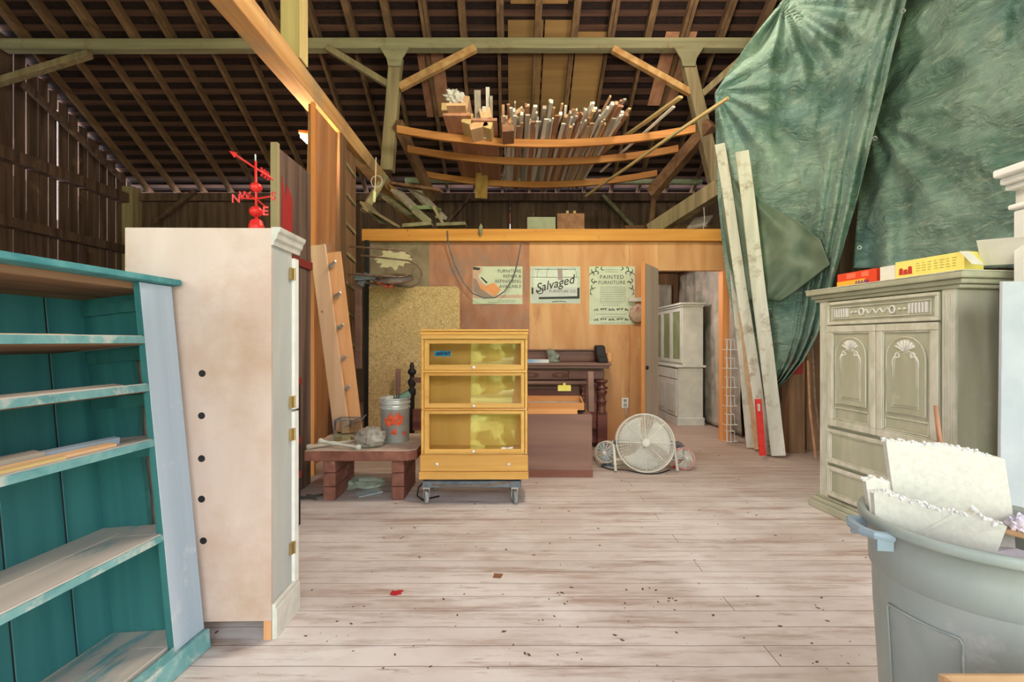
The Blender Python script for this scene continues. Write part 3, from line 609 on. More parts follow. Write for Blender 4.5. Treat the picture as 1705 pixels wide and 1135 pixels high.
# scraps under bench
bm = B(); blob(bm, (xx(612,4.5), 4.4, .04), .16, 3, .35, (1.2,.7,.3), 3)
for v in bm.verts: v.co.z = max(v.co.z, .003)
tag(obj('plastic_wrap', bm, mat('pale_green_plastic', (150,162,146),(190,196,182), nsc=12, rough=.3, bump=.6)), 'crumpled clear plastic wrap under the low table', 'plastic wrap')
bm = B(); bar(bm, (xx(598,4.2),4.15,.008), (xx(636,4.3),4.25,.02), .16, .006); tag(obj('blue_leaflet', bm, mat('blue_leaflet', (150,176,194),(206,210,196), nsc=10, bump=0)), 'blue and white leaflet on the floor under the low table', 'leaflet')
bm = B(); star = [(.0,.0),(.12,.03),(.2,.0),(.16,.07),(.26,.1),(.18,.12),(.2,.19),(.12,.14),(.04,.16),(.07,.1),(-.05,.09),(.03,.06)]
prism(bm, star, Matrix.Translation((xx(497,4.1),4.0,.004)), .006); tag(obj('metal_cutout', bm, mat('dull_metal', (104,104,98),(130,128,120), metal=.3)), 'jagged dark metal leaf shape on the floor left of the low table', 'metal cutout')
# bedpost beside straw board
t = thing('turned_bedpost', 'dark turned bedpost with rail between bucket and bookcase', 'bedpost', (xx(686,5.6),5.6,0))
bm = B(); z0 = .0; prof = [(.03,0),(.03,.7),(.045,.72),(.045,.78),(.025,.8),(.045,.84),(.05,.88),(.028,.91),(.028,.95),(.05,.97),(.05,1.0),(.022,1.03),(.03,1.06),(.012,1.1)]
lathe(bm, prof, (xx(686,5.6),5.6,0), n=16); obj('post', bm, M_black, t, smooth=True)
bm = B(); box(bm, xx(688,5.6), xx(760,5.6), 5.57, 5.63, .86, .92); obj('rail', bm, M_dark, t); bm = B(); box(bm, xx(688,5.6), xx(760,5.6), 5.57, 5.63, .3, .55); obj('lower_rail', bm, M_dark, t)
brace((xx(663,5.9),5.9,0), (xx(663,6.1),6.1,zz(614,6.1)), .06, .025, M_dust, 'thin brown lath upright against the strand board', 'upright_lath', 'lath', up=Vector((0,1,0)))

# ------------------------------------------------------------------ barrister bookcase
BYF = 3.95; bl, brt = xx(702,BYF), xx(877.5,BYF)
def bz(py): return zz(py, BYF)
t = thing('barrister_bookcase', 'golden oak stacking bookcase with three glass doors on a dolly', 'bookcase', ((bl+brt)/2, BYF+.15, bz(797)))
YB = BYF+.32
bm = B(); box(bm, bl, bl+.02, BYF+.03, YB, bz(797), bz(562)); box(bm, brt-.02, brt, BYF+.03, YB, bz(797), bz(562)); box(bm, bl+.02, brt-.02, YB-.012, YB, bz(797), bz(562)); obj('case', bm, M_yelin, t)
bm = B()
for py in (563, 618.5, 681.5, 756, 784): box(bm, bl+.02, brt-.02, BYF+.03, YB-.012, bz(py)-.009, bz(py)+.009)
obj('shelf_boards', bm, M_yelin, t)
bm = B(); box(bm, bl-.005, brt+.005, BYF, YB, bz(564), bz(552)); box(bm, bl-.014, brt+.014, BYF-.012, YB, bz(551.5), bz(548)); tube(bm, [(bl-.01,BYF-.004,bz(555)),(brt+.01,BYF-.004,bz(555))], .014, 8)
obj('cornice', bm, M_yel, t, bevel=.003)
for (a, c_, ga, gb, kn) in ((565.5,616,571,608,611),(620.5,679,624.5,672,675),(684,754,688,748,750.5)):
    gl, gr = xx(714,BYF), xx(868,BYF)
    bm = B(); box(bm, bl+.022, gl, BYF, BYF+.025, bz(c_), bz(a)); box(bm, gr, brt-.022, BYF, BYF+.025, bz(c_), bz(a)); box(bm, gl, gr, BYF, BYF+.025, bz(ga), bz(a)); box(bm, gl, gr, BYF, BYF+.025, bz(c_), bz(gb))
    # bead
    for (x0_, x1_, z0_, z1_) in ((gl-.003, gl+.004, bz(gb), bz(ga)), (gr-.004, gr+.003, bz(gb), bz(ga)), (gl, gr, bz(ga)-.004, bz(ga)+.003), (gl, gr, bz(gb)-.003, bz(gb)+.004)): box(bm, x0_, x1_, BYF-.004, BYF, z0_, z1_)
    d = obj('glass_door', bm, M_yel, t, bevel=.002)
    bm = B(); tl = {571:0, 624.5:2.2, 688:6.0}[ga]; hz = bz(ga)-bz(gb); box(bm, gl, gr, -.0015, .0015, 0, hz, Matrix.Translation((0, BYF+.006, bz(gb))) @ Matrix.Rotation(R(-tl),4,'X')); obj('pane', bm, M_glassr, d)
    bm = B(); lathe(bm, [(.004,0),(.005,.012),(.012,.016),(.013,.024),(.006,.03)], (xx(789,BYF), BYF, bz(kn)), (0,-1,0), 14); obj('knob', bm, M_white, d, smooth=True)
for pa in (618.3, 681.6):
    bm = B(); box(bm, bl, brt, BYF-.008, BYF+.03, bz(pa)-.008, bz(pa)+.008); obj('divider_moulding', bm, M_yel, t, bevel=.004)
for x_ in (bl-.004, brt-.018):
    bm = B()
    for a, c_ in ((564.5,617),(619.5,680.5),(682.5,756)): box(bm, x_, x_+.022, BYF-.004, BYF+.03, bz(c_), bz(a))
    obj('stile', bm, M_yel, t, bevel=.003)
bm = B(); box(bm, bl-.012, brt+.008, BYF-.012, BYF+.02, bz(784), bz(757)); box(bm, bl-.02, brt+.012, BYF-.02, YB, bz(797), bz(784.5)); dd = obj('drawer', bm, M_yel, t, bevel=.003)
for px in (728.5, 847):
    bm = B(); lathe(bm, [(.004,0),(.005,.012),(.012,.016),(.013,.024),(.006,.03)], (xx(px,BYF), BYF-.012, bz(771)), (0,-1,0), 14); obj('knob', bm, M_white, dd, smooth=True)
bm = B(); box(bm, xx(723,BYF), xx(750,BYF), BYF+.008, BYF+.0115, bz(593), bz(584)); tp = tag(obj('tape_label', bm, flat('blue_tape', (50,160,216))), 'strip of blue masking tape on the top glass door', 'tape')
tx = text('#804?!', .04, M_ink, tp, xx(737,BYF), BYF+.006, bz(588.5), shear=.3, off=.001, sx=1.1); obj('handwriting', tx, flat('marker_blue', (20,40,90)), tp)
# dolly
t = thing('wheeled_dolly', 'low dark grey wheeled dolly carrying the oak bookcase', 'dolly', (-.31, 4.1, 0))
bm = B(); box(bm, xx(703,3.93), xx(868,3.93), 3.93, 3.98, .135, .187); box(bm, xx(703,3.93), xx(868,3.93), 4.3, 4.34, .135, .187); box(bm, xx(703,3.93), xx(714,3.93), 3.98, 4.3, .135, .187); box(bm, xx(857,3.93), xx(868,3.93), 3.98, 4.3, .135, .187); obj('frame', bm, M_dkmetal, t, bevel=.004)
bm = B(); box(bm, xx(716,3.93), xx(855,3.93), 3.99, 4.32, .172, .19); obj('deck', bm, mat('pinkish_board', (190,160,140),(206,180,160)), t)
for px, y in ((710,3.95),(857,3.95),(716,4.3),(852,4.3)):
    x_ = xx(px, y if y < 4 else 4.0)
    bm = B(); ring(bm, (x_,y,.05), .036, .016, (1,.35,0), 20, 8); lathe(bm, [(.03,-.012),(.03,.012)], (x_,y,.05), (1,.35,0), 16); w = obj('caster_wheel', bm, mat('grey_rubber', (140,144,146),(170,172,172), nsc=8, rough=.6), t, smooth=True)
    bm = B(); bar(bm, (x_-.024,y+.01,.05), (x_-.024,y+.02,.125), .03, .004, up=Vector((1,0,0))); bar(bm, (x_+.024,y+.01,.05), (x_+.024,y+.02,.125), .03, .004, up=Vector((1,0,0))); box(bm, x_-.03, x_+.03, y-.01, y+.04, .122, .136); obj('caster_fork', bm, M_galv, w)
bm = B(); tube(bm, [(xx(703,3.9)-.01,3.98,.16),(xx(695,3.9),3.95,.13),(xx(692,3.9),3.96,.06),(xx(700,3.9),4.0,.012),(xx(725,3.9),4.1,.01)], .007, 6); tag(obj('dolly_cable', bm, M_black, smooth=True), 'black cable looping off the left end of the dolly', 'cable')
bm = B(); pts = [(xx(720+i*13,3.92),3.915,.165-.022*math.sin(i/10*PI)+.02*(i/10)) for i in range(11)]; tube(bm, pts, .006, 6); tag(obj('dolly_rope', bm, M_rusty, smooth=True), 'thin brown rope strung along the front of the dolly', 'rope')

# ------------------------------------------------------------------ mantel / dark carved furniture
MY = 5.95
t = thing('carved_sideboard', 'dark carved sideboard with turned columns against the plywood wall', 'sideboard', (.6, MY+.2, 0))
xl, xr = xx(770,MY), xx(1010,MY)
bm = B(); box(bm, xl, xr-.02, MY+.06, MY+.36, .06, zz(612,MY)); obj('body', bm, M_dark, t)
bm = B(); box(bm, xl, xr+.05, MY-.06, MY+.38, zz(608.5,MY), zz(604,MY)); box(bm, xl, xr+.03, MY-.03, MY+.36, zz(613,MY), zz(608.5,MY)); obj('top_slab', bm, M_dust, t, bevel=.006)
bm = B(); box(bm, xl, xr-.08, MY+.3, MY+.34, zz(603.5,MY), zz(585,MY)); box(bm, xl, xr-.1, MY+.28, MY+.35, zz(585,MY), zz(582.5,MY)); obj('backboard', bm, M_dark, t, bevel=.004)
bm = B(); prism(bm, [(0,0),(.34,0),(.34,.2),(.3,.22),(.2,.21),(.12,.08),(0,.05)], Matrix(((0,0,1,xr-.1),(1,0,0,MY+.0),(0,1,0,zz(604,MY)+.001),(0,0,0,1))), .12); obj('end_bracket', bm, M_black, t, bevel=.01)
bm = B(); box(bm, xr+.021, xr+.08, MY+.05, MY+.3, zz(603,MY), zz(587,MY)); obj('bracket_block', bm, M_tanboard, t, bevel=.01)
bm = B(); box(bm, xl, xx(946,MY), MY-.01, MY+.058, zz(632,MY), zz(616,MY)); box(bm, xx(946,MY), xr-.03, MY-.02, MY+.058, zz(631,MY), zz(617,MY)); dr = obj('frieze_drawer', bm, M_dark, t, bevel=.006)
for cxp in (884,932):
    bm = B()
    for s in (-1,1):
        for q in range(3): tube(bm, [(xx(cxp+s*(2+q*4),MY)+.03*s*math.cos(a)*(1-q*.2), MY-.014, zz(624,MY)+.028*(1-q*.2)*math.sin(a)) for a in [R(-120+24*z) for z in range(11)]], .006, 5)
    obj('leaf_carving', bm, mat('carving_dark', (84,52,44),(110,72,60)), dr)
bm = B()
for y_, w in ((618,1),(630.5,1),(639,1),(646,.8)): tube(bm, [(xl, MY+.03, zz(y_,MY)), (xr-.05, MY+.03, zz(y_,MY))], .016*w, 8)
obj('half_round_moulding', bm, M_dust, t, smooth=True)
def column(px, z0, z1, r0, Yc):
    bm = B(); L_ = z1-z0; prof = [(r0*1.2,0),(r0*1.2,.04*L_),(r0*.9,.05*L_),(r0*.95,.3*L_),(r0*1.25,.34*L_),(r0*.8,.38*L_),(r0*.75,.5*L_),(r0*1.2,.62*L_),(r0*1.25,.66*L_),(r0*.7,.7*L_),(r0*1.3,.74*L_),(r0*1.3,.78*L_),(r0*.75,.82*L_),(r0*.85,.9*L_),(r0*1.35,.93*L_),(r0*1.35,L_)]
    lathe(bm, prof, (xx(px,Yc),Yc,z0), n=18); return obj('turned_column', bm, M_dark, t, smooth=True)
column(1002, .45, zz(632,MY), .055, MY); column(971, .62, zz(641,MY), .03, MY+.0)
bm = B(); box(bm, xx(994,MY), xx(1010,MY), MY-.05, MY+.06, 0, .45); box(bm, xx(978,MY), xx(993,MY), MY-.01, MY+.06, .25, .34); box(bm, xx(960,MY), xx(994,MY), MY+.0, MY+.06, .34, .58); obj('plinth', bm, M_dark, t, bevel=.006)
bm = B(); tube(bm, [(xl, MY-.02, zz(637,MY)), (xx(975,MY), MY-.02, zz(637,MY))], .026, 10); obj('rail', bm, M_dust, t, smooth=True)
# things on sideboard top
bm = B(); box(bm, xx(840,MY), xx(914,MY), MY+.0, MY+.2, zz(603.9,MY), zz(598.5,MY)); tag(obj('blue_book', bm, mat('blue_white_cover', (90,150,200),(214,214,214), nsc=3)), 'thin blue and white book lying on the carved sideboard', 'book')
bm = B()
for cxp, cyp, s in ((921,600,.075),(919,590,.06),(925,594,.05),(915,584.5,.035)): blob(bm, at(cxp,cyp,MY+.1), s, 2, .35, (1,.5,1), cxp)
for v in bm.verts: v.co.z = max(v.co.z, zz(604,MY)+.001)
tag(obj('stone_ornament', bm, mat('grey_green_stone', (116,122,110),(146,150,136), nsc=15), smooth=True), 'knobbly grey ornament standing on the carved sideboard', 'ornament')
# pallet-like drawer stack
DY = 4.7
t = thing('dark_chest', 'plain dusty dark-stained chest back beside the oak bookcase', 'chest', (.47, 4.9, 0))
xa, xb = xx(878,DY), xx(986,DY)
bm = B(); box(bm, xa, xb, DY, DY+.4, .01, zz(690,DY)); obj('body', bm, M_dust, t, bevel=.004)
bm = B(); box(bm, xa, xb+.006, DY-.008, DY-.0005, .002, .07); obj('base_strip', bm, wood('red_brown_strip', (126,78,66),(146,98,84),'x'), t)
bm = B(); bar(bm, (xx(984,4.9),4.9,zz(690,DY)), (xx(983,4.9),4.9,zz(618,4.9)), .06, .05, up=Vector((0,1,0))); obj('upright_post', bm, M_dust, t, bevel=.004)
def drawer(x0, x1, y0, y1, z0, z1, label, rz=0, tiltx=0):
    t = thing('shallow_tray', label, 'drawer', ((x0+x1)/2, (y0+y1)/2, z0), rot=(tiltx, rz, 0) if False else (tiltx,0,rz)); a, b2, h_ = (x1-x0)/2, (y1-y0)/2, z1-z0
    bm = B(); box(bm, -a, a, -b2, -b2+.015, 0, h_); box(bm, -a, a, b2-.015, b2, 0, h_); box(bm, -a, -a+.015, -b2+.015, b2-.015, 0, h_); box(bm, a-.015, a, -b2+.015, b2-.015, 0, h_); obj('sides', bm, M_lum_o, t, local=True)
    bm = B(); box(bm, -a+.015, a-.015, -b2+.015, b2-.015, .005, .015); obj('bottom', bm, M_lum_g, t, local=True); return t
M_lum_o = wood('orange_drawer_wood', (206,138,82), (226,162,106), 'x', 7, rough=.6, bump=.03)
zc = zz(690,DY)
drawer(xa+.005, xx(962,DY), DY+.02, DY+.36, zc+.002, zc+.055, 'lower shallow orange drawer lying on the dark chest')
drawer(xa+.012, xx(974,DY), DY+.03, DY+.34, zc+.06, zc+.13, 'upper shallow orange drawer tilted on top of another drawer', tiltx=R(7), rz=R(-2))
bm = B(); box(bm, xx(930,5.0), xx(952,5.0), 5.07, 5.075, zz(652,5.0), zz(642,5.0)); box(bm, xx(939,5.0), xx(943,5.0), 5.065, 5.08, zz(643,5.0), zz(638.5,5.0)); tag(obj('yellow_tag', bm, flat('yellow_tag', (226,214,110))), 'small yellow paper tag above the orange drawers', 'tag')
bm = B(); blob(bm, (xx(968,4.85),4.9,zc+.012), .03, 2, .3, (1.8,1,.4), 6); tag(obj('dark_bracket', bm, M_black), 'small dark metal fitting at the drawer corner on the chest', 'fitting')

# ------------------------------------------------------------------ fans
M_cage = flat('dusty_cage', (206,202,194), rough=.5)
def fan(name, c, R0, nrm, label, cage, rings=9, spokes=28, depth=.12, nb=3, blade=M_dirtywhite, rim=None, wr=.0018, rr=.008):
    t = thing(name, label, 'fan', (c[0], c[1], 0)); c = Vector(c); n = Vector(nrm).normalized(); d, s, u = frame_of(n)
    bm = B(); f0 = c+n*depth/2; b0 = c-n*depth/2
    ring(bm, f0, R0, rr, n, 40); ring(bm, b0, R0, rr, n, 40); ring(bm, c, R0, rr*.8, n, 40); obj('rim', bm, rim or cage, t, smooth=True)
    for fc, sg, nm in ((f0,1,'front_grille'),(b0,-1,'rear_grille')):
        bm = B(); cc = lambda r_: fc+n*sg*.035*(1-(r_/R0)**2)
        for q in range(rings if sg > 0 else rings//2):
            r_ = R0*(.22+.76*q/(rings if sg > 0 else rings//2)); ring(bm, cc(r_), r_, wr, n, 36, 4)
        for q in range(spokes):
            a = 2*PI*q/spokes; e = s*math.cos(a)+u*math.sin(a); tube(bm, [cc(R0*k)+e*R0*k for k in (.15,.4,.7,1)], wr*(2.2 if q % (spokes//8 or 1) == 0 else 1), 4)
        obj(nm, bm, cage, t)
    bm = B(); lathe(bm, [(R0*.03,0),(R0*.16,.0),(R0*.16,.02),(R0*.1,.028)], f0+n*.035, n, 20); obj('badge', bm, cage, t, smooth=True)
    bm = B(); lathe(bm, [(R0*.2,0),(R0*.2,depth*.7),(R0*.12,depth*.8)], b0, n, 16); obj('motor', bm, M_dkmetal, t, smooth=True)
    for q in range(nb):
        bm = B(); a0 = 2*PI*q/nb+.5; G = []
        for i in range(6):
            rr_ = R0*(.18+.72*i/5); row = []
            for j in range(6):
                a = a0+(j/5-.5)*(1.2+.35*i/5)*(3/nb)+.25*i/5; row.append(bm.verts.new(c+(s*math.cos(a)+u*math.sin(a))*rr_+n*(j/5-.5)*depth*.5))
            G.append(row)
        for i in range(5):
            for j in range(5): bm.faces.new((G[i][j], G[i+1][j], G[i+1][j+1], G[i][j+1]))
        o = obj('blade', bm, blade, t, smooth=True); sm = o.modifiers.new('s','SOLIDIFY'); sm.thickness = .002
    return t
fc = at(1073,737,4.95)
t = fan('drum_fan', fc, .292, (-.12,-1,.22), 'large round white floor fan on a tubular stand in front of the wall', M_cage, rings=18, spokes=48, depth=.14, wr=.0023, blade=M_white)
bm = B()
fx0, fx1 = fc.x-.32, fc.x+.315
for fx in (fx0, fx1):
    tube(bm, [(fx,4.98,.30),(fx,4.86,.02)], .015, 8); tube(bm, [(fx,4.98,.30),(fx,5.14,.02)], .012, 8)
tube(bm, [(fx0,5.14,.02),(fx1,5.14,.02)], .014, 8); tube(bm, [(fx0,4.93,.12),(fx1,4.93,.12)], .012, 8)
obj('stand', bm, M_cage, t, smooth=True)
bm = B(); tube(bm, [(fx0,4.97,.29),(fx0+.05,4.95,.29)], .02, 8); tube(bm, [(fx1,4.97,.29),(fx1-.05,4.95,.29)], .02, 8); obj('pivot_knob', bm, M_dkmetal, t)
t = fan('desk_fan', at(1138,763,4.99), .107, (.15,-1,.25), 'small desk fan with a pink rim right of the big fan', M_cage, rings=6, spokes=18, depth=.07, rim=flat('pink_rim', (204,150,144)), rr=.006, wr=.0013)
p = at(1138,763,4.99); bm = B(); lathe(bm, [(.07,0),(.06,.015),(.02,.03),(.018,.09)], (p.x-.02,p.y+.07,.001), n=16); obj('base', bm, M_red, t, smooth=True)
t = fan('desk_fan', at(1010,752,5.05), .11, (-.55,-1,.1), 'small grey desk fan half hidden left of the big fan', M_cage, rings=5, spokes=14, depth=.08, rr=.005, wr=.0013, blade=flat('blue_grey_blade', (150,170,184)))
p = at(1010,752,5.05); bm = B(); lathe(bm, [(.07,0),(.06,.015),(.02,.03),(.018,.08)], (p.x+.02,p.y+.07,.001), n=16); obj('base', bm, M_dkmetal, t, smooth=True)
t = fan('desk_fan', at(1128,748,5.35), .08, (.3,-1,.6), 'dark small fan tipped behind the pink-rimmed one', M_dkmetal, rings=4, spokes=12, depth=.06, rr=.005, blade=M_black)
p = at(1128,748,5.35); bm = B(); lathe(bm, [(.06,0),(.05,.015),(.02,.03),(.018,max(.05,p.z-.02))], (p.x,p.y+.05,.001), n=16); obj('base', bm, M_dkmetal, t, smooth=True)
for sd, lab, m, pts in ((1,'pale fan cord curling on the floor left of the big fan',M_dirtywhite,[(990,770),(1003,778),(1022,780),(1046,778),(1062,783),(1083,786),(1104,780)]),(2,'dark fan cord winding below the big fan stand',M_black,[(988,762),(995,773),(1015,783),(1040,784),(1070,790),(1095,790),(1118,783)])):
    bm = B(); pp = []
    for i, (a, c_) in enumerate(pts): Yf = H*F/(c_-CY-1); pp.append(Vector((xx(a,Yf),Yf,.007)))
    q = []
    for i in range(len(pp)-1):
        for k in range(5):
            tt = k/5; p0 = pp[max(i-1,0)]; p1 = pp[i]; p2 = pp[i+1]; p3 = pp[min(i+2,len(pp)-1)]
            q.append(.5*((2*p1)+(-p0+p2)*tt+(2*p0-5*p1+4*p2-p3)*tt*tt+(-p0+3*p1-3*p2+p3)*tt**3))
    tube(bm, q, .005, 6); tag(obj('fan_cord', bm, m, smooth=True), lab, 'cord')

# ------------------------------------------------------------------ room beyond the doorway: hutch
t = thing('painted_hutch', 'pale grey glazed hutch standing in the room beyond the doorway', 'hutch', (2.85, 8.3, 0))
M_hut = mat('pale_grey_paint', (196,200,196),(214,214,206), nsc=6, rough=.5, bump=.02, rnd=.02)
y0 = 7.6; y1 = 9.1
bm = B(); box(bm, 2.66, 3.06, y0, y1, .06, .92); box(bm, 2.64, 3.08, y0-.02, y1, 0, .12); obj('base_cabinet', bm, M_hut, t, bevel=.004)
bm = B(); box(bm, 2.62, 3.1, y0-.03, y1, .925, .96); obj('counter', bm, M_hut, t, bevel=.006)
bm = B(); box(bm, 2.74, 3.06, y0, y1, .962, 1.93); obj('upper_case', bm, M_hut, t)
bm = B(); box(bm, 2.68, 3.1, y0-.04, y1, 1.932, 1.965); box(bm, 2.71, 3.08, y0-.02, y1, 1.90, 1.932); obj('cornice', bm, M_hut, t, bevel=.008)
for j in range(3):
    ya, yb = y0+.03+j*.49, y0+.03+j*.49+.47
    bm = B(); box(bm, 2.715, 2.738, ya, ya+.05, 1.0, 1.88); box(bm, 2.715, 2.738, yb-.05, yb, 1.0, 1.88); box(bm, 2.715, 2.738, ya+.05, yb-.05, 1.0, 1.05); box(bm, 2.715, 2.738, ya+.05, yb-.05, 1.83, 1.88)
    d = obj('glazed_door', bm, M_hut, t); bm = B(); box(bm, 2.728, 2.732, ya+.05, yb-.05, 1.05, 1.83); obj('pane', bm, mat('dim_green_glass', (110,128,84),(140,150,110), nsc=3, rough=.15, bump=0, spec=.8), d)
    bm = B(); box(bm, 2.635, 2.659, ya, yb, .14, .72); box(bm, 2.625, 2.634, ya+.06, yb-.06, .2, .66); box(bm, 2.635, 2.659, ya, yb, .74, .9); obj('cupboard_door', bm, M_hut, t, bevel=.006)
# plastic sheets in the inner room
def sheet(name, rows, nU, nV, fn, m, label, cat='tarp', thick=.003, sub=0):
    """rows: (py, left px, right px); fn(px,py,u,v)->depth Y"""
    bm = B(); G = []
    for j in range(nV+1):
        v = j/nV; y = rows[0][0]+(rows[-1][0]-rows[0][0])*v
        for a, c_ in zip(rows, rows[1:]):
            if a[0] <= y <= c_[0]+1e-6: k = (y-a[0])/(c_[0]-a[0]); l = a[1]+(c_[1]-a[1])*k; r_ = a[2]+(c_[2]-a[2])*k; break
        row = []
        for i in range(nU+1):
            u = i/nU; px = l+(r_-l)*u; row.append(bm.verts.new(at(px, y, fn(px, y, u, v))))
        G.append(row)
    for j in range(nV):
        for i in range(nU): bm.faces.new((G[j][i], G[j+1][i], G[j+1][i+1], G[j][i+1]))
    o = obj(name, bm, m, smooth=True); s = o.modifiers.new('t','SOLIDIFY'); s.thickness = thick; return tag(o, label, cat)
def plainsheet(name, p00, du, dv, nU, nV, amp, m, label, nrm, seed=0):
    bm = B(); p00 = Vector(p00); du = Vector(du); dv = Vector(dv); nrm = Vector(nrm); G = []
    for j in range(nV+1):
        G.append([bm.verts.new(p00+du*i/nU+dv*j/nV+nrm*amp*(noise.noise(Vector((i/nU*9+seed, j/nV*2.5+i/nU*3, seed)))+.5*noise.noise(Vector((i/nU*22, j/nV*7, seed))))) for i in range(nU+1)])
    for j in range(nV):
        for i in range(nU): bm.faces.new((G[j][i], G[j][i+1], G[j+1][i+1], G[j+1][i]))
    o = obj(name, bm, m, smooth=True); s = o.modifiers.new('t','SOLIDIFY'); s.thickness = .003; return tag(o, label, 'plastic sheet')
M_psheet = mat('grey_plastic_sheet', (156,152,142),(200,190,180), nsc=4, rough=.35, bump=.7, bdist=.03, c3=(96,112,98), t3=(.5,.7), s3=1.5)
plainsheet('plastic_sheet', (1.0,9.22,.02), (2.1,0,0), (0,0,ZH-.25), 60, 40, .06, M_psheet, 'crumpled plastic sheeting hung behind the grey hutch', (0,-1,0), 3)
plainsheet('plastic_sheet', (3.2,6.6,.02), (0,2.55,0), (0,0,ZH-.12), 60, 40, .06, M_psheet, 'crumpled plastic sheeting along the right side of the back room', (-1,0,0), 8)

# ------------------------------------------------------------------ leaning planks at right, wire rack, red level
def plank(b0, t0, w, th, lab, m=M_plank, name='leaning_plank'):
    d = (t0-b0); bm = B(); bar(bm, b0, t0, w, th, up=Vector((.25,1,.1)), seg=14, warp=.03); return tag(obj(name, bm, m, bevel=.003), lab, 'plank')
plank(at(1296,758,5.5), at(1236,252,5.72), .15, .03, 'widest whitewashed plank leaning on the green tarp')
plank(at(1276,756,5.62), at(1199,240,6.0), .12, .03, 'tallest narrow plank leaning at the end of the plywood wall', M_lum_w if False else M_plank)
plank(at(1250,745,5.95), at(1212,330,6.1), .10, .025, 'greyish plank nearest the doorway, top tucked behind a taller one', M_plank)
plank(at(1262,748,5.8), at(1236,520,5.95), .08, .025, 'short tan plank between the whitewashed ones', M_lum_t)
bm = B(); bar(bm, at(1270,758,5.40), at(1262,664,5.44), .07, .025, up=Vector((.1,1,0))); lv = tag(obj('spirit_level', bm, M_red, bevel=.003), 'red spirit level leaning against the whitewashed planks', 'spirit level')
bm = B(); bar(bm, at(1263.3,684,5.415), at(1262.6,672,5.42), .022, .03, up=Vector((.1,1,0))); obj('vial', bm, M_dirtywhite, lv)
t = thing('wire_rack', 'tall narrow white wire rack of small baskets at the door jamb', 'rack', (xx(1218,6.1), 6.15, 0))
bm = B(); xa, xb = xx(1212,6.1), xx(1224,6.1)
for x_ in (xa+.03, xb-.01): tube(bm, [(x_,6.2,.02),(x_,6.2,zz(566,6.1))], .006, 6)
obj('uprights', bm, M_wire, t)
for py in (582,613,645,676,707,735):
    bm = B(); z = max(zz(py,6.1), .012)
    for dz in (0,.13): tube(bm, [(xa-.03,6.19,z+dz),(xa-.03,6.1,z+dz),(xb+.03,6.1,z+dz),(xb+.03,6.19,z+dz)] if dz == 0 else [(xa,6.19,z+dz),(xa,6.12,z+dz),(xb,6.12,z+dz),(xb,6.19,z+dz)], .005, 5)
    for x_ in (xa, (xa+xb)/2, xb): tube(bm, [(x_,6.11,z),(x_,6.12,z+.13)], .004, 5)
    obj('basket', bm, M_wire, t)
# posts behind the tarp, red paint
t = thing('red_marked_post', 'brown post with red paint smeared near its top, left of the armoire', 'post', (xx(1327,5.7),5.7,0))
bm = B(); box(bm, xx(1314,5.7), xx(1340,5.7), 5.7, 5.85, 0, 2.6); obj('post', bm, M_brownz, t)
bm = B(); box(bm, xx(1316,5.7), xx(1336,5.7), 5.69, 5.699, .95, 1.28); obj('red_smear', bm, mat('red_smear', (150,40,36),(170,60,50), c3=(140,90,62), t3=(.5,.6), s3=8), t)
brace((xx(1352,5.9),5.9,0), (xx(1350,5.9),5.9,2.4), .18, .08, M_brownz, 'plain dark post just left of the olive armoire', 'dark_post', 'post', up=Vector((0,1,0)))
for lab, a, c_, w, m in (('rusty bent rod leaning beside the armoire',(1368,765),(1352,560),.02,M_rusty),('slim brown stick propped beside the rusty rod',(1358,762),(1345,600),.025,M_lum_b)):
    bm = B(); tube(bm, [at(a[0],a[1],5.3), at((a[0]+c_[0])/2-3,(a[1]+c_[1])/2,5.35), at(c_[0],c_[1],5.4)], w/2, 6); tag(obj('thin_stick', bm, m), lab, 'stick')

# ------------------------------------------------------------------ tarps
M_tarp = bpy.data.materials.new('green_tarp'); M_tarp.use_nodes = True
nt = M_tarp.node_tree; N = nt.nodes; L = nt.links; b = N['Principled BSDF']; b.inputs['Roughness'].default_value = .36; b.inputs['Specular IOR Level'].default_value = .6
tc = N.new('ShaderNodeTexCoord')
c_ = mixc(mrange(nz(1.3, (1,1,1), 5), .38, .62), lin((98,130,118)), lin((146,174,158)))
c_ = mixc(mrange(nz(7, (.6,.6,2.5), 8, .7, 1.5), .52, .68, 0, .6), c_, lin((186,198,176)))
c_ = mixc(mrange(nz(.8, (1,1,1.3), 3), .5, .64, 0, .7), c_, lin((98,138,136)))
L.new(c_, b.inputs['Base Color'])
n_a = nz(5, (.7,.7,1.6), 7, .6, 2.5); n_b = nz(26, (1,1,1), 4, .6, 1)
md = N.new('ShaderNodeMath'); md.operation = 'MULTIPLY_ADD'; md.inputs[1].default_value = .25; L.new(n_b, md.inputs[0]); L.new(n_a, md.inputs[2])
bp = N.new('ShaderNodeBump'); bp.inputs['Strength'].default_value = .85; bp.inputs['Distance'].default_value = .06; L.new(md.outputs[0], bp.inputs['Height']); L.new(bp.outputs[0], b.inputs['Normal'])
PATH = [(1150,6.5),(1190,6.32),(1250,6.0),(1330,5.65),(1400,5.2),(1500,4.5),(1600,3.95),(1705,3.45),(1800,3.1),(1950,2.75)]
def dpath(px):
    for a, c_ in zip(PATH, PATH[1:]):
        if px <= c_[0]: return a[1]+(c_[1]-a[1])*(px-a[0])/(c_[0]-a[0])
    return PATH[-1][1]
def ridge(x): return 1-abs((x % 1.0)*2-1)
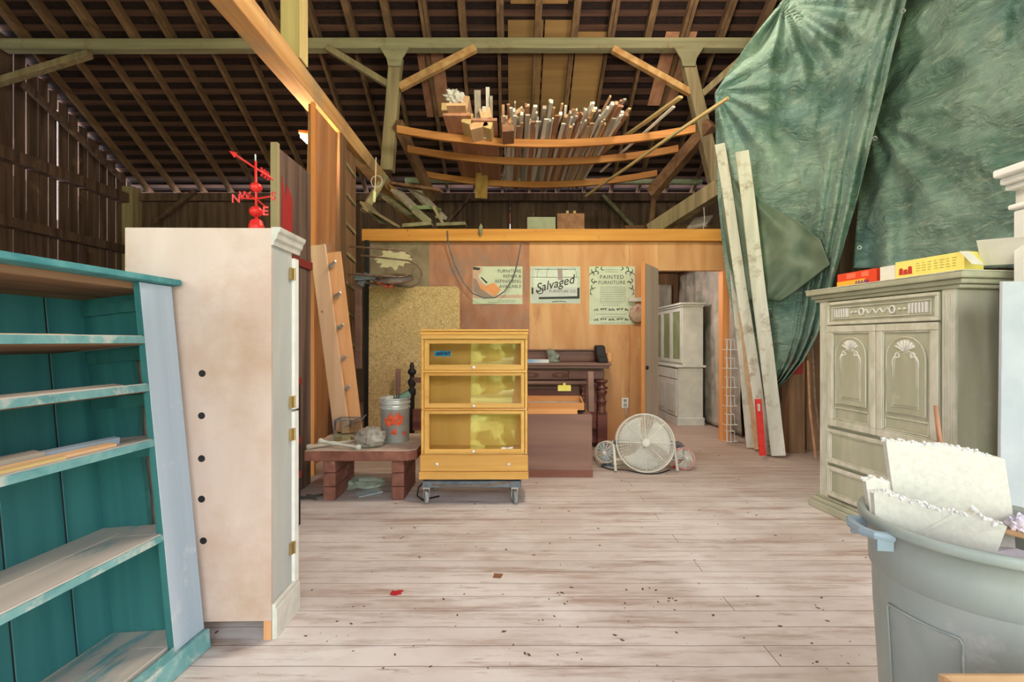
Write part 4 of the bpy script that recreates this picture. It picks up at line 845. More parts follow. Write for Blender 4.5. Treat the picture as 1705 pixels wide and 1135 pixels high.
def foldA(px, y, u, v):
    d = dpath(px)
    bundle = max(0, (u-.68)/.32)**.7
    f = .085*bundle*math.sin(u*60+1.5*math.sin(v*4)+px/40)*(.4+.6*v) - .10*bundle
    # folds radiating from the hanging point near (1305,10) and (1190,155)
    for hx, hy, A in ((1305,5,.10),(1190,150,.075),(1500,-80,.05)):
        dx, dy = px-hx, y-hy; r_ = math.hypot(dx, dy)+1; th = math.atan2(dy, dx); f += A*math.sin(th*13)*math.exp(-r_/330)*min(1, r_/60)
    f += .09*noise.noise(Vector((px/70, y/190+px/300, 1.0)))+.055*noise.noise(Vector((px/28+y/160, y/90, 4)))
    f += .018*noise.noise(Vector((px/11+y/50, y/30, 7)))
    if y > 420: f += .10*(y-420)/220*math.sin(u*9)*.6
    return d+f-.03
def foldB(px, y, u, v):
    d = dpath(px)+.16; f = 0
    for hx, hy, A, k in ((1445,190,.045,12),(1700,-60,.05,9)):
        dx, dy = px-hx, y-hy; r_ = math.hypot(dx, dy)+1; th = math.atan2(dy, dx); f += A*math.sin(th*k)*math.exp(-r_/380)*min(1, r_/80)
    f += .10*noise.noise(Vector((px/110-y/240, y/110+px/260, 11)))+.035*noise.noise(Vector((px/55-y/60, y/40+px/70, 14)))+.012*noise.noise(Vector((px/16, y/14, 2)))
    if px < 1520: f += .05*math.sin(px/9.5)*min(1, max(0, (y-200)/200))
    return d+f
sheet('green_tarp', [(-90,1368,1540),(0,1303,1510),(75,1243,1490),(155,1190,1472),(240,1192,1450),(330,1195,1428),(420,1204,1402),(480,1212,1384),(520,1220,1374),(560,1228,1360),(600,1236,1338),(630,1246,1312),(650,1262,1290)], 150, 170, foldA, M_tarp, 'dusty green tarp gathered into a hanging swag, left of its neighbour')
tb = sheet('green_tarp', [(-90,1470,1950),(0,1480,1950),(230,1436,1950),(400,1424,1950),(446,1421,1950)], 150, 100, foldB, M_tarp, 'wide green tarp spread flat behind the armoire and white furniture')
gt = thing('tarp_grommets', 'row of metal eyelets along the edge of the gathered tarp', 'eyelets', at(1410,420,5.0)); bpy.data.objects.remove(gt)
gA = [o for o in bpy.data.objects if o.name == 'green_tarp'][0]
for px, py in ((1504,18),(1457,230),(1431,412)):
    bm = B(); q = at(px, py, dpath(px)-.22); ring(bm, q, .016, .005, (-.3,-1,0), 14, 6); obj('eyelet', bm, M_galv, gA)
bm = B(); n_ = 40
sheet('green_tarp', [(300,1206,1232),(330,1200,1262),(370,1203,1330),(400,1208,1366),(440,1214,1382),(480,1222,1330),(500,1230,1300)], 50, 40, lambda px,y,u,v: dpath(px)-.20+.02*math.sin(u*14+v*3)+.03*noise.noise(Vector((px/30,y/30,3))), mat('brownish_tarp', (84,106,88),(118,132,112), nsc=3, rough=.5, bump=.5, bdist=.03), 'small brown-green tarp flap folded over behind the leaning planks')

# ------------------------------------------------------------------ lumber rack
def sagz(X): return 4.25+.20*((X-.48)/2.1)**2
for Yl, lab in ((6.85,'nearest sagging orange lath of the overhead lumber rack'),(7.55,'middle sagging orange lath of the overhead lumber rack'),(8.65,'farthest sagging orange lath of the overhead lumber rack')):
    bm = B(); xs = [-1.66+i*(4.3/24) for i in range(25)]; prev = None
    for X_ in xs:
        z = sagz(X_); q = [bm.verts.new(p) for p in ((X_,Yl-.03,z-.11),(X_,Yl+.03,z-.11),(X_,Yl+.03,z),(X_,Yl-.03,z))]
        if prev:
            for j in range(4): bm.faces.new((prev[j], q[j], q[(j+1)%4], prev[(j+1)%4]))
        else: bm.faces.new(q[::-1])
        prev = q
    bm.faces.new(prev); tag(obj('rack_lath', bm, M_orange, bevel=.004), lab, 'lath')
random.seed(21)
KIND = [('white painted wood strip among the lumber on the overhead rack', M_lum_w), ('tan wood strip among the lumber on the overhead rack', M_lum_t), ('weathered grey strip among the lumber on the overhead rack', M_lum_g), ('reddish brown strip among the lumber on the overhead rack', M_lum_b)]
def stick(X0_, Y0_, X1_, Y1_, w, th, dz, kind, dz1=None):
    bm = B(); z0 = max(sagz(X0_), sagz(X1_))+dz+th/2; bar(bm, (X0_,Y0_,z0), (X1_,Y1_,z0+(dz1 or 0)), w, th)
    o = obj('lumber_strip', bm, KIND[kind][1]); tag(o, KIND[kind][0], 'lumber', 'loose lumber on the overhead rack'); return o
X_ = -.12
while X_ < 1.35:
    w = random.choice([.02,.03,.035,.05,.06]); k = random.choices([0,1,2,3],[6,2,2,2])[0]; an = .08*max(0, X_-.6)+random.uniform(-.03,.05)
    stick(X_+w/2+an, 6.2+random.uniform(-.15,.3), X_+w/2-an*.6, random.uniform(8.75,9.3), w, random.choice([.015,.02,.035]), .002, k); X_ += w+.006
for lay in (1,2,3):
    X_ = -.12+lay*.03
    while X_ < 1.6-lay*.12:
        w = random.choice([.02,.03,.04,.05]); k = random.choices([0,1,2,3],[5,3,2,2])[0]; an = .14*max(0, X_-.3)+random.uniform(-.05,.12)
        stick(X_+w/2+an, 6.15+random.uniform(-.2,.4), X_+w/2-an, random.uniform(8.7,9.2), w, random.choice([.02,.03,.045]), .04+.048*(lay-1), k); X_ += w+random.choice([.008,.02,.06])
LABX = [('long pale pole reaching from the lumber pile to the tarp corner', (975,327,8.9), (1212,162,5.6), .035, .035, M_lum_y),
 ('split-ended pale strip fanning out right of the lumber pile', (990,262,8.2), (1134,160,6.1), .06, .03, M_lum_y),
 ('thin pale strip just under the split-ended one on the rack', (1000,285,8.4), (1122,176,6.2), .04, .02, M_lum_w),
 ('thin lath poking down at the left of the lumber undersides', (822,306,9.0), (868,255,8.0), .03, .02, M_lum_w),
 ('thin lath poking down in the middle of the lumber undersides', (897,305,9.1), (920,250,7.9), .03, .02, M_lum_w),
 ('tan lath poking down right of the lumber undersides', (916,316,9.1), (1000,238,7.6), .04, .02, M_lum_t),
 ('brown lath poking down farthest right of the lumber undersides', (955,305,9.0), (1010,235,7.6), .05, .02, M_lum_b)]
for lab, a, c_, w, th, m in LABX:
    bm = B(); bar(bm, at(*a), at(*c_), w, th, seg=8, warp=.02); tag(obj('loose_strip', bm, m), lab, 'lumber')
# standing short offcuts above pile
for j, (px, py0, py1, k, w) in enumerate(((795,214,150,2,.085),(806,214,178,0,.05),(812,214,145,0,.05),(818,212,160,2,.035),(838,215,175,1,.035),(942,205,176,0,.03),(955,205,182,3,.05))):
    bm = B(); bar(bm, at(px-1,py0,6.45)+Vector((0,.3,0)), at(px,py1,6.35), w, .03, up=Vector((0,1,0))); tag(obj('lumber_offcut', bm, KIND[k][1]), ['widest grey','short white','tall white','thin grey','thin tan','slanted white','slanted brown'][j]+' offcut standing up out of the lumber rack', 'lumber')
# wide brown boards at the left
for lab, x0_, x1_, Y0_, Y1_, dz, m in (('widest reddish plank lying at the left end of the rack', -.92, -.55, 6.3, 8.9, .002, M_lum_b), ('second wide reddish plank on the rack, right of the widest', -.535, -.2, 6.35, 8.9, .002, wood('pink_brown_lumber', (184,130,104),(206,156,130),'y',9,rough=.7)), ('upper tan plank lying over the wide reddish planks', -.85, -.6, 6.1, 8.5, .045, M_lum_t)):
    bm = B(); z = sagz(x0_)+dz; box(bm, x0_, x1_, Y0_, Y1_, z, z+.035); tag(obj('wide_plank', bm, m, bevel=.003), lab, 'plank')
for lab, px, py, w, h_, m, rz in (('yellow pine block on top of the wide planks at left', 751,177,.26,.1,M_lum_y,0), ('tan block tilted beside the yellow pine block', 772,172,.12,.22,M_lum_t,.2), ('pale split block at the front of the wide planks', 778,196,.13,.15,M_lum_y,.3), ('tan block on the rack under the grey offcuts', 797,207,.25,.09,M_lum_t,-.25), ('square pale block end beside the grey offcuts', 812,207,.12,.1,M_lum_y,.3), ('tan end block right of the tall white offcut', 808,188,.15,.14,M_lum_t,-.2), ('pinkish box side at the left of the white strips', 845,205,.16,.22,M_lum_b,-.1)):
    bm = B(); c0 = at(px,py,6.4); box(bm, -w/2, w/2, -.2, .3, -h_/2, h_/2, Matrix.Translation(c0+Vector((0,.2,.0))) @ Matrix.Rotation(rz,4,'Y')); tag(obj('wood_block', bm, m, bevel=.004), lab, 'wood block')
bm = B(); blob(bm, at(757,163,6.4), .11, 3, .5, (1.1,.8,.8), 9); tag(obj('crumpled_wrap', bm, M_dirtywhite), 'crumpled white wrapping on the blocks at the left of the rack', 'wrapping')
bm = B(); tube(bm, [at(848,205,6.4), at(855,190,6.35), at(868,181,6.35), at(872,186,6.4), at(864,200,6.5)], .03, 6); tag(obj('twisted_bark', bm, M_lum_t), 'twisted tan offcut curling beside the white strips', 'offcut')
bm = B(); bar(bm, at(803,270,8.4), at(801,330,8.6), .22, .04, up=Vector((0,1,0))); tag(obj('hanging_board', bm, wood('yellow_green_board', (170,130,62),(196,158,88),'z')), 'yellow-brown board hanging down below the rack at left', 'board')

# ------------------------------------------------------------------ loft clutter
LZ = ZH+.14
def loftboard(a, c_, w, h_, m, lab, rz=0):
    bm = B(); bar(bm, at(*a), at(*c_), w, h_); return tag(obj('loft_board', bm, m, bevel=.003), lab, 'board')
loftboard((622,352,6.6), (662,376,6.5), .14, .03, M_post, 'grey board sliding down at the left end of the loft pile')
loftboard((607,338,6.9), (640,372,6.6), .16, .03, M_moss, 'mossy board leaning at the far left of the loft')
loftboard((640,325,7.6), (690,362,6.9), .22, .04, M_moss, 'broad mossy board slanting under the tie beam')
loftboard((652,306,7.6), (735,318,7.4), .16, .04, M_brown, 'short brown board lying across the top of the loft pile')
loftboard((660,318,7.5), (700,356,7.0), .2, .04, M_lum_g, 'grey board slanting beside the broad mossy one')
loftboard((682,308,7.9), (735,362,7.2), .2, .05, M_lum_g, 'long grey board slanting down at the centre of the loft pile')
loftboard((672,378,6.45), (720,374,6.45), .2, .05, M_moss, 'flat mossy board on the header, left of the green block')
loftboard((690,350,6.55), (716,372,6.55), .12, .1, M_moss, 'green-topped block among the loft boards')
loftboard((728,376,6.5), (776,374,6.5), .18, .045, M_moss, 'flat mossy board at the right end of the loft pile')
loftboard((722,345,6.6), (738,372,6.6), .1, .04, M_post, 'short pale slat standing beside the green-topped block')
loftboard((700,345,6.5), (722,350,7.2), .24, .05, flat('green_board', (120,136,100), rough=.8), 'green painted board end on the loft pile')
loftboard((1160,378,7.6), (1172,362,7.9), .3, .04, M_lum_g, 'grey board lying in the loft beside the tarp')
bm = B(); box(bm, xx(878,8.6), xx(925,8.6), 8.6, 8.9, LZ-.01, zz(363,8.6)+.02); tag(obj('pale_carton', bm, flat('pale_green_carton', (206,210,188))), 'pale green carton on the loft, left of the brown box', 'carton')
t = thing('brown_box', 'brown box with two upright pegs on the loft', 'box', (xx(950,8.5),8.6,LZ)); bm = B(); box(bm, xx(928,8.5), xx(973,8.5), 8.5, 8.85, LZ-.01, zz(355,8.5)); obj('box', bm, M_lum_b, t)
for px in (946,958): bm = B(); box(bm, xx(px-2,8.5), xx(px+2,8.5), 8.6, 8.65, zz(355,8.5)+.001, zz(348,8.5)); obj('peg', bm, M_lum_y, t)
bm = B(); tube(bm, [at(1172,345,7.2), at(1173,365,7.2), at(1171,382,7.2)], .006, 5); tag(obj('string', bm, M_dirtywhite), 'thin pale cord hanging beside the tarp over the loft', 'cord')
brace(at(1040,380,9.5), at(1195,379,9.5), .1, .1, M_brown, 'low rail along the loft edge near the tarp', 'loft_rail', 'rail')

# ------------------------------------------------------------------ TEAL BOOKCASE
t = thing('teal_bookcase', 'teal open bookcase with grey-blue front stile leaning back at left foreground', 'bookcase', (-1.347, 2.09, 0), rot=(0, R(-5.8), R(-4.5)))
# local: +x = front, y: 0 at far end, negative towards the viewer, z up
LN = -1.35; DPT = -.385
def lo(n, bm, m, **kw): return obj(n, bm, m, t, local=True, **kw)
bm = B(); 
for j, (a, c_) in enumerate(((-.02,-.20),(-.205,-.42),(-.425,-.62),(-.625,-.83),(-.835,-1.05),(-1.055,LN+.02))): box(bm, DPT-.02, DPT, c_, a, .05, 1.6)
lo('back_panel', bm, M_teal, bevel=.003)
bm = B(); box(bm, DPT-.032, DPT-.022, LN+.02, -.02, .05, 1.6); [box(bm, DPT-.02, DPT-.002, g_-.0052, g_+.0002, .05, 1.6) for g_ in (-.20,-.42,-.62,-.83,-1.05)]; lo('gap_shade_backing', bm, M_black)  # black backing and strips stand in for shade between the boards
bm = B(); prof = [(DPT,.05),(-.03,.05),(-.03,.42),(-.09,.5),(-.13,.60),(-.09,.78),(-.15,.95),(-.14,1.12),(-.04,1.16),(-.02,1.6),(DPT,1.6)]
prism(bm, [(x_, z_) for x_, z_ in [(DPT,.05),(-.025,.05),(-.025,.44),(-.12,.45),(-.125,.49),(-.18,.50),(-.175,.7),(-.185,.95),(-.17,1.1),(-.18,1.31),(-.03,1.325),(-.025,1.6),(DPT,1.6)]], Matrix(((1,0,0,0),(0,0,1,-.045),(0,1,0,0),(0,0,0,1))), .025)
lo('end_panel', bm, M_teal, label='teal end panel with a worn, cut-away front edge')
bm = B(); box(bm, -.02, 0, -.165, 0, .085, 1.6); lo('front_stile', bm, M_greyblue, label='broad grey-blue primed front stile', bevel=.002)
bm = B(); box(bm, -.024, -.001, -.171, -.1655, .085, 1.6); lo('stile_edge', bm, M_teal)
bm = B(); box(bm, -.03, .022, LN, .005, .0, .083); bar(bm, (-.36,-.02,.04),(-.03,-.02,.04),.04,.08); lo('base_rail', bm, M_tealx, bevel=.004)
ob = t
for z, th in ((.085,.03),(.545,.028),(.93,.03),(1.155,.03),(1.35,.03)):
    bm = B(); 
    if z in (.085,.545): box(bm, DPT, DPT+.16, LN, -.046, z, z+th); box(bm, DPT+.163, -.003-.02*(z==.085), LN, -.172, z, z+th); box(bm, DPT+.163, -.025, -.172, -.046, z, z+th)
    else: box(bm, DPT, -.003, LN, -.172, z, z+th); box(bm, DPT, -.025, -.172, -.046, z, z+th)
    lo('shelf', bm, M_shelf, bevel=.002)
    bm = B(); box(bm, -.0028, .004, LN, -.172, z-.002, z+th-.004); lo('shelf_front', bm, M_tealx)
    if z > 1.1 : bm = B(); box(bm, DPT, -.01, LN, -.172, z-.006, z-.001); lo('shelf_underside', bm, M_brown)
for z in (1.29,1.09,.87,1.50):
    bm = B(); box(bm, DPT+.01, -.1, -.06, -.0455, z, z+.05); lo('cleat', bm, M_teal)
bm = B(); box(bm, DPT-.03, .03, LN, .025, 1.603, 1.628); lo('top_board', bm, mat('teal_top_edge', (52,128,136),(92,160,164), nsc=12, rough=.6), bevel=.003, label='overhanging teal top board')
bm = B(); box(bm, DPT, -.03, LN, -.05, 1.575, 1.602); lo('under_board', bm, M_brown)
# strips on the third shelf
def on_shelf(pts, w, th, m, lab, name='wood_strip'):
    M = tmat(t.location, t.rotation_euler); a, c_ = [M @ Vector(p) for p in pts]; bm = B(); bar(bm, a, c_, w, th, up=Vector((.1,0,1))); tag(obj(name, bm, m), lab, 'wood strip')
on_shelf([(-.12,-.5,.98),(-.2,-1.2,.98)], .05, .03, M_lum_g, 'grey wood strip at the back of the middle teal shelf')
on_shelf([(-.09,-.24,.975),(-.16,-.62,.975)], .03, .025, M_greyblue, 'grey-blue painted strip end on the middle teal shelf')
on_shelf([(-.05,-.3,.967),(-.1,-1.1,.967)], .035, .012, M_lum_t, 'tan wood strip at the front of the middle teal shelf')
on_shelf([(-.03,-.5,.966),(-.05,-1.0,.966)], .02, .01, M_lum_y, 'thinnest yellow strip at the front edge of the middle teal shelf')
on_shelf([(-.08,-.22,1.189),(-.14,-.7,1.189)], .05, .006, M_lum_g, 'thin grey splinter on the teal shelf above the strips')
on_shelf([(-.06,-.4,1.383),(-.09,-1.0,1.385)], .03, .008, M_lum_y, 'thin yellowish splinter on the highest teal shelf')

# ------------------------------------------------------------------ TALL WARDROBE (its back to the viewer)
WX, WY = -1.088, 2.145
t = thing('tall_wardrobe', 'tall pale wardrobe turned backwards with plain plywood back facing forward', 'wardrobe', (WX, WY, 0), R(1.0))
wd = .652; dp = .205; hh = 1.84; z0 = .085
bm = B(); box(bm, -wd, 0, 0, .012, z0, hh+.02); back = obj('back_panel', bm, M_cabface, t, local=True, label='bare pale plywood back')
for px, py in ((327,622),(326,693),(326,765),(326,833),(329,903)):
    x_ = xx(px, 2.1)-WX; bm = B(); lathe(bm, [(.0155,0),(.0155,.0015)], (x_, -.0002, zz(py,2.12)), (0,-1,0), 20); obj('cable_hole', bm, M_black, back, local=True)
bm = B(); box(bm, -.022, 0, .0125, dp, z0, hh); box(bm, -wd, -wd+.022, .0125, dp, z0, hh); obj('side_panel', bm, M_cabside, t, local=True, label='grey primed side panel')
bm = B(); box(bm, -wd+.022, -.022, .0125, dp, hh-.02, hh); box(bm, -wd+.022, -.022, .0125, dp, z0, z0+.02); obj('carcass_boards', bm, M_cabside, t, local=True)
bm = B()
box(bm, .0005, .018, .0, dp+.04, 0, .16); box(bm, .018, .024, .0, dp+.045, 0, .14); obj('base_moulding', bm, M_dirtywhite, t, local=True, bevel=.004)
bm = B(); box(bm, -.035, -.0005, .0, .02, 0, z0-.001); obj('foot', bm, M_tanboard, t, local=True, label='raw orange wood foot')
bm = B(); prism(bm, [(-.0005,0),(.010,0),(.014,.02),(.024,.03),(.028,.05),(.038,.062),(.042,.08),(-.0005,.08)], Matrix(((1,0,0,0),(0,0,1,.0),(0,1,0,hh-.055),(0,0,0,1))), dp+.07); obj('crown_moulding', bm, M_dirtywhite, t, local=True)
for a, c_ in ((.13,1.0),(1.01,1.76)):
    bm = B(); box(bm, -wd+.01, .014, dp+.002, dp+.05, a, c_); d = obj('door', bm, M_white, t, local=True, bevel=.002)
for z in (1.68,1.05,.89,.33):
    bm = B(); box(bm, .0005, .013, dp-.03, dp+.0015, z-.028, z+.028); tube(bm, [(.016,dp-.002,z-.03),(.016,dp-.002,z+.03)], .005, 8); obj('hinge', bm, M_brass, t, local=True)

# weather vane
vx, vy, vz = xx(427,2.24), 2.24, hh+.021
t = thing('weather_vane', 'small red weather vane with arrow and compass letters on the wardrobe', 'weather vane', (vx,vy,vz))
def vzp(py): return zz(py, vy)
bm = B(); box(bm, vx-.05, vx+.05, vy-.05, vy+.05, vz, vz+.006); lathe(bm, [(.036,0.006),(.034,.03),(.026,.055),(.012,.065)], (vx,vy,vz), n=20); obj('base', bm, M_red, t, smooth=False)
bm = B(); tube(bm, [(vx,vy,vz+.06),(vx-.004,vy,vzp(268))], .0055, 10); obj('spindle', bm, M_red, t, smooth=True)
for py, r_ in ((352,.03),(312,.027)):
    bm = B(); blob(bm, (vx-.002,vy,vzp(py)), r_, 3, 0, (1,1,.85)); obj('ball', bm, M_red, t, smooth=True)
bm = B(); tube(bm, [(vx-.004,vy,vzp(272)),(vx-.005,vy,vzp(257))], .004, 8); obj('rod_tip', bm, M_galv, t)
bm = B(); pa, pb = (386,254), (455,299); A_ = at(pa[0],pa[1],vy-.07); B_ = at(pb[0],pb[1],vy+.07); tube(bm, [A_, B_], .005, 8)
d = (B_-A_).normalized(); lathe(bm, [(.0005,0),(.015,.03),(.004,.034)], A_-d*.012, d, 4)
for q in (0,1,2): bar(bm, B_-d*(.05-q*.016), B_-d*(.062-q*.016)+Vector((0,0,.02)), .004, .01); bar(bm, B_-d*(.05-q*.016), B_-d*(.062-q*.016)-Vector((0,0,.02)), .004, .01)
obj('arrow', bm, M_red, t)
arms = {'N': (398,329,-.03), 'S': (450,327,.03), 'W': (405,319,.11), 'E': (443,345,-.12)}
bm = B(); c0 = Vector((vx-.002,vy,vzp(331)))
ends = {}
for k_, (px, py, dy) in arms.items():
    e = at(px, py, vy+dy) if k_ in 'NS' else Vector((vx+(.02 if k_ == 'E' else -.03), vy+dy, vzp(331))); ends[k_] = at(px,py,vy+dy); tube(bm, [c0, ends[k_]], .004, 6)
obj('compass_arms', bm, M_red, t)
for k_, (px, py, dy) in {'N': (393,331,-.03), 'S': (455,327,.03), 'W': (408,326,.09), 'E': (442,352,-.12)}.items():
    bm = text(k_, .055, M_red, t, *at(px,py,vy+dy), off=.001, ext=.002); obj('compass_letter', bm, M_red, t)

# ------------------------------------------------------------------ ARMOIRE
t = thing('carved_armoire', 'olive-grey armoire with shell-carved doors and two drawers', 'armoire', (2.44, 3.91, 0), R(-82.5))
def ao(n, bm, m, p=None, **kw): return obj(n, bm, m, p or t, local=True, **kw)
cl, cr, Dp = .09, 1.12, .47
bm = B(); box(bm, cl, cr, .05, .05+Dp, .12, 1.66); ao('carcass', bm, M_arm, bevel=.004)
bm = B(); box(bm, 0, 1.2, 0, .55, 0, .06); box(bm, .015, 1.185, .012, .54, .06, .095); box(bm, .04, 1.16, .03, .53, .095, .12); ao('plinth', bm, M_arm, bevel=.008, seg=2)
bm = B(); box(bm, .05, 1.16, .02, .55, 1.66, 1.685); box(bm, .03, 1.185, .0, .56, 1.685, 1.715); box(bm, .0, 1.21, -.025, .58, 1.715, 1.755); ao('cornice', bm, M_arm, bevel=.01, seg=3)
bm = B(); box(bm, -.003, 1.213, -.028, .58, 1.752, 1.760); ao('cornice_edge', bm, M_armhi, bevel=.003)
for a in (cl, cr-.075):
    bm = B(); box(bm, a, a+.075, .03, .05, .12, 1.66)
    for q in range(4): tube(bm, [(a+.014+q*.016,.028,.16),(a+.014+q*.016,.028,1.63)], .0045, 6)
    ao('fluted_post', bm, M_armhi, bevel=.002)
def frame(bm, x0, x1, z0, z1, w, y0, y1):
    box(bm, x0, x1, y0, y1, z1-w, z1); box(bm, x0, x1, y0, y1, z0, z0+w); box(bm, x0, x0+w, y0, y1, z0+w, z1-w); box(bm, x1-w, x1, y0, y1, z0+w, z1-w)
fl_, fr_ = cl+.085, cr-.085
# frieze drawer
bm = B(); box(bm, fl_, fr_, .03, .05, 1.475, 1.65); d = ao('frieze_drawer', bm, M_arm, bevel=.003)
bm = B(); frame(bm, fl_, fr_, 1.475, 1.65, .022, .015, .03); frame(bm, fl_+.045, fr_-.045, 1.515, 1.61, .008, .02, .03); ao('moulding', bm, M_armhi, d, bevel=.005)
bm = B()
for xa in (fl_+.06, fr_-.06-.14):
    for q in range(6): box(bm, xa+.01+q*.022, xa+.022+q*.022, .016, .0295, 1.53, 1.595)
xm = (fl_+fr_)/2
for s in (-1,1):
    tube(bm, [(xm+s*(.12+.02*math.cos(a)), .024, 1.5625+.024*math.sin(a)) for a in [R(q*30) for q in range(12)]], .005, 6, closed=True)
    for k_ in (.17,.205): blob(bm, (xm+s*k_, .026, 1.5625), .008, 2, 0); box(bm, xm+s*k_-.014, xm+s*k_+.014, .023, .0295, 1.56, 1.565)
tube(bm, [(xm-.1+.2*q/30, .026, 1.5625+.014*math.sin(q*.75)) for q in range(31)], .004, 6)
ao('frieze_carving', bm, M_armcarve, d)
# doors
dw = (fr_-fl_)/2
for j in (0,1):
    x0 = fl_+j*dw+.002; x1 = fl_+(j+1)*dw-.002; zb, zt = .69, 1.465
    bm = B(); box(bm, x0, x1, .032, .05, zb, zt); d = ao('door', bm, M_arm, bevel=.003)
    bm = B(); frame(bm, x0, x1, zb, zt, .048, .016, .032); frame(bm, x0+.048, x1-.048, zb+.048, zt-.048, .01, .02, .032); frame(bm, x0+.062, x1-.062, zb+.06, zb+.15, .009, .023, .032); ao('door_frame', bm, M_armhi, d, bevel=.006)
    xc = (x0+x1)/2
    def arch(hw, z0_, zs, n=14): return [(xc-hw, z0_), (xc+hw, z0_)]+[(xc+hw*math.cos(PI*q/n), zs+hw*math.sin(PI*q/n)) for q in range(n+1)]
    hw = (x1-x0)/2-.075; zs = zt-.085-hw
    MX = Matrix(((1,0,0,0),(0,0,1,.0),(0,1,0,0),(0,0,0,1)))
    bm = B(); prism(bm, arch(hw, zb+.18, zs), Matrix.Translation((0,.022,0)) @ MX, .0098); ao('arched_panel', bm, M_arm, d, bevel=.004)
    bm = B()
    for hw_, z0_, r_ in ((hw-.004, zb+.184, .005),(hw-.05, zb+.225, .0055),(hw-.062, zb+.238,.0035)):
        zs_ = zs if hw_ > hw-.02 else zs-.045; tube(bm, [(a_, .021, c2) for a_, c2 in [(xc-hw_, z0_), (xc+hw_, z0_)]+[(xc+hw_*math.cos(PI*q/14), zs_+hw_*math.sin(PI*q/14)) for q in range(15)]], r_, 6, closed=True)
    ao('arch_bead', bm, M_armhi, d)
    bm = B()
    for q in range(7):
        a = R(30+20*q); p0 = Vector((xc, .02, zs+hw-.10)); p1 = p0+Vector((math.cos(a)*.075, 0, math.sin(a)*.075)); tube(bm, [p0, p0.lerp(p1,.6), p1], [.004,.008,.0105], 6)
    for s in (-1,1): tube(bm, [(xc+s*(.05+.02*math.cos(a)*(1-q/20)), .02, zs+hw-.125+.02*math.sin(a)*(1-q/20)) for q, a in [(z_, R(80-z_*30)) for z_ in range(12)]], .005, 5); tube(bm, [(xc+s*.07,.02,zs+hw-.13),(xc+s*.088,.02,zs+hw-.16),(xc+s*.092,.02,zs+hw-.2)], [.007,.006,.003], 5)
    ao('shell_carving', bm, M_armcarve, d, smooth=True)
for (a, c_) in ((.40,.665),(.14,.375)):
    bm = B(); box(bm, fl_, fr_, .03, .05, a, c_); d = ao('drawer', bm, M_arm, bevel=.003)
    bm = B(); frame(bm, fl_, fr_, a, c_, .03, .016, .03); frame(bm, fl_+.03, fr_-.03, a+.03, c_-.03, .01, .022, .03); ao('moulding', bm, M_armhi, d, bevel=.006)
# items on armoire (world positions on its top)
AM = tmat(t.location, t.rotation_euler)
def aloc(x_, y_, z_): return AM @ Vector((x_, y_, z_))
TZ = 1.7605
t = thing('red_carton', 'small red and orange carton on the left end of the armoire', 'carton', aloc(.42,.12,TZ), R(-82.5))
bm = B(); box(bm, -.19, .15, -.06, .06, 0, .105); obj('carton', bm, flat('orange_red_card', (228,74,40)), t, local=True, bevel=.003)
bm = B(); box(bm, -.191, .06, -.062, -.0605, 0.0, .045); obj('yellow_band', bm, flat('yellow_band', (240,180,60)), t, local=True)
bm = B(); 
for q in range(5): tube(bm, [(-.02+q*.024,-.0635,.012),(-.012+q*.024,-.0635,.034),(-.004+q*.024,-.0635,.012)], .003, 4)
obj('blue_wording', bm, flat('blue_ink', (40,60,150)), t, local=True)
bm = B(); box(bm, -.10, -.02, -.062, -.0605, .06, .095); box(bm, .03, .09, -.062, -.0605, .06, .095); obj('pale_marks', bm, flat('pale_red', (240,120,90)), t, local=True)
t = thing('yellow_carton', 'long yellow carton with printed sides and open white flaps on the armoire', 'carton', aloc(.88,.12,TZ), R(-80))
bm = B(); box(bm, -.17, .25, -.05, .09, 0, .12); obj('carton', bm, flat('yellow_card', (236,222,120)), t, local=True)
bm = B(); box(bm, -.28, -.172, -.05, .09, 0, .105); obj('white_end', bm, flat('white_card', (226,222,210)), t, local=True)
bm = B(); 
for q in range(7): 
    for k_ in range(4): box(bm, -.03+q*.036, -.03+q*.036+random.uniform(.015,.026), -.0515, -.0505, .04+k_*.016, .045+k_*.016)
obj('small_print', bm, flat('ochre_ink', (190,170,80)), t, local=True)
bm = B(); 
for q, (a, h_) in enumerate(((-.13,.04),(-.10,.03),(-.07,.045))): prism(bm, [(a-.014,.03),(a+.014,.03),(a+.012,.03+h_),(a,.03+h_*1.15),(a-.012,.03+h_)], Matrix(((1,0,0,0),(0,0,1,-.052),(0,1,0,0),(0,0,0,1))), .001)
obj('red_marks', bm, flat('crimson_ink', (196,60,50)), t, local=True)
bm = B(); bar(bm, (.255,.05,.11), (.50,.12,.09), .17, .003, up=Vector((0,.9,.6))); bar(bm, (.252,-.045,.115), (.32,-.05,.03), .08, .003, up=Vector((1,0,.6))); obj('flap', bm, flat('white_card', (226,222,210)), t, local=True)

# ------------------------------------------------------------------ white furniture on the right edge
t = thing('white_mantel', 'tall white cabinet with moulded crown at the right edge of view', 'cabinet', (3.1,2.5,0))
bm = B(); box(bm, 2.845, 3.4, 2.3, 2.68, 0, 2.2); obj('case', bm, M_dirtywhite, t)
bm = B()
for za, zb in ((.12,1.0),(1.08,2.08)): box(bm, 2.832, 2.8445, 2.58, 2.68, za, zb); box(bm, 2.832, 2.8445, 2.3, 2.4, za, zb)
obj('side_stiles', bm, M_white, t, bevel=.004)
bm = B(); box(bm, 2.815, 3.42, 2.27, 2.70, 2.09, 2.12); box(bm, 2.80, 3.44, 2.24, 2.70, 2.2, 2.23); box(bm, 2.77, 3.46, 2.2, 2.70, 2.23, 2.27); box(bm, 2.73, 3.5, 2.16, 2.70, 2.27, 2.315); obj('crown', bm, M_white, t, bevel=.012, seg=3)
bm = B(); d0 = at(1646+14,780,2.32); 
M_bw = mat('white_panel_paint', (178,186,194),(196,202,208), nsc=4, rough=.5, bump=.02, rnd=0)
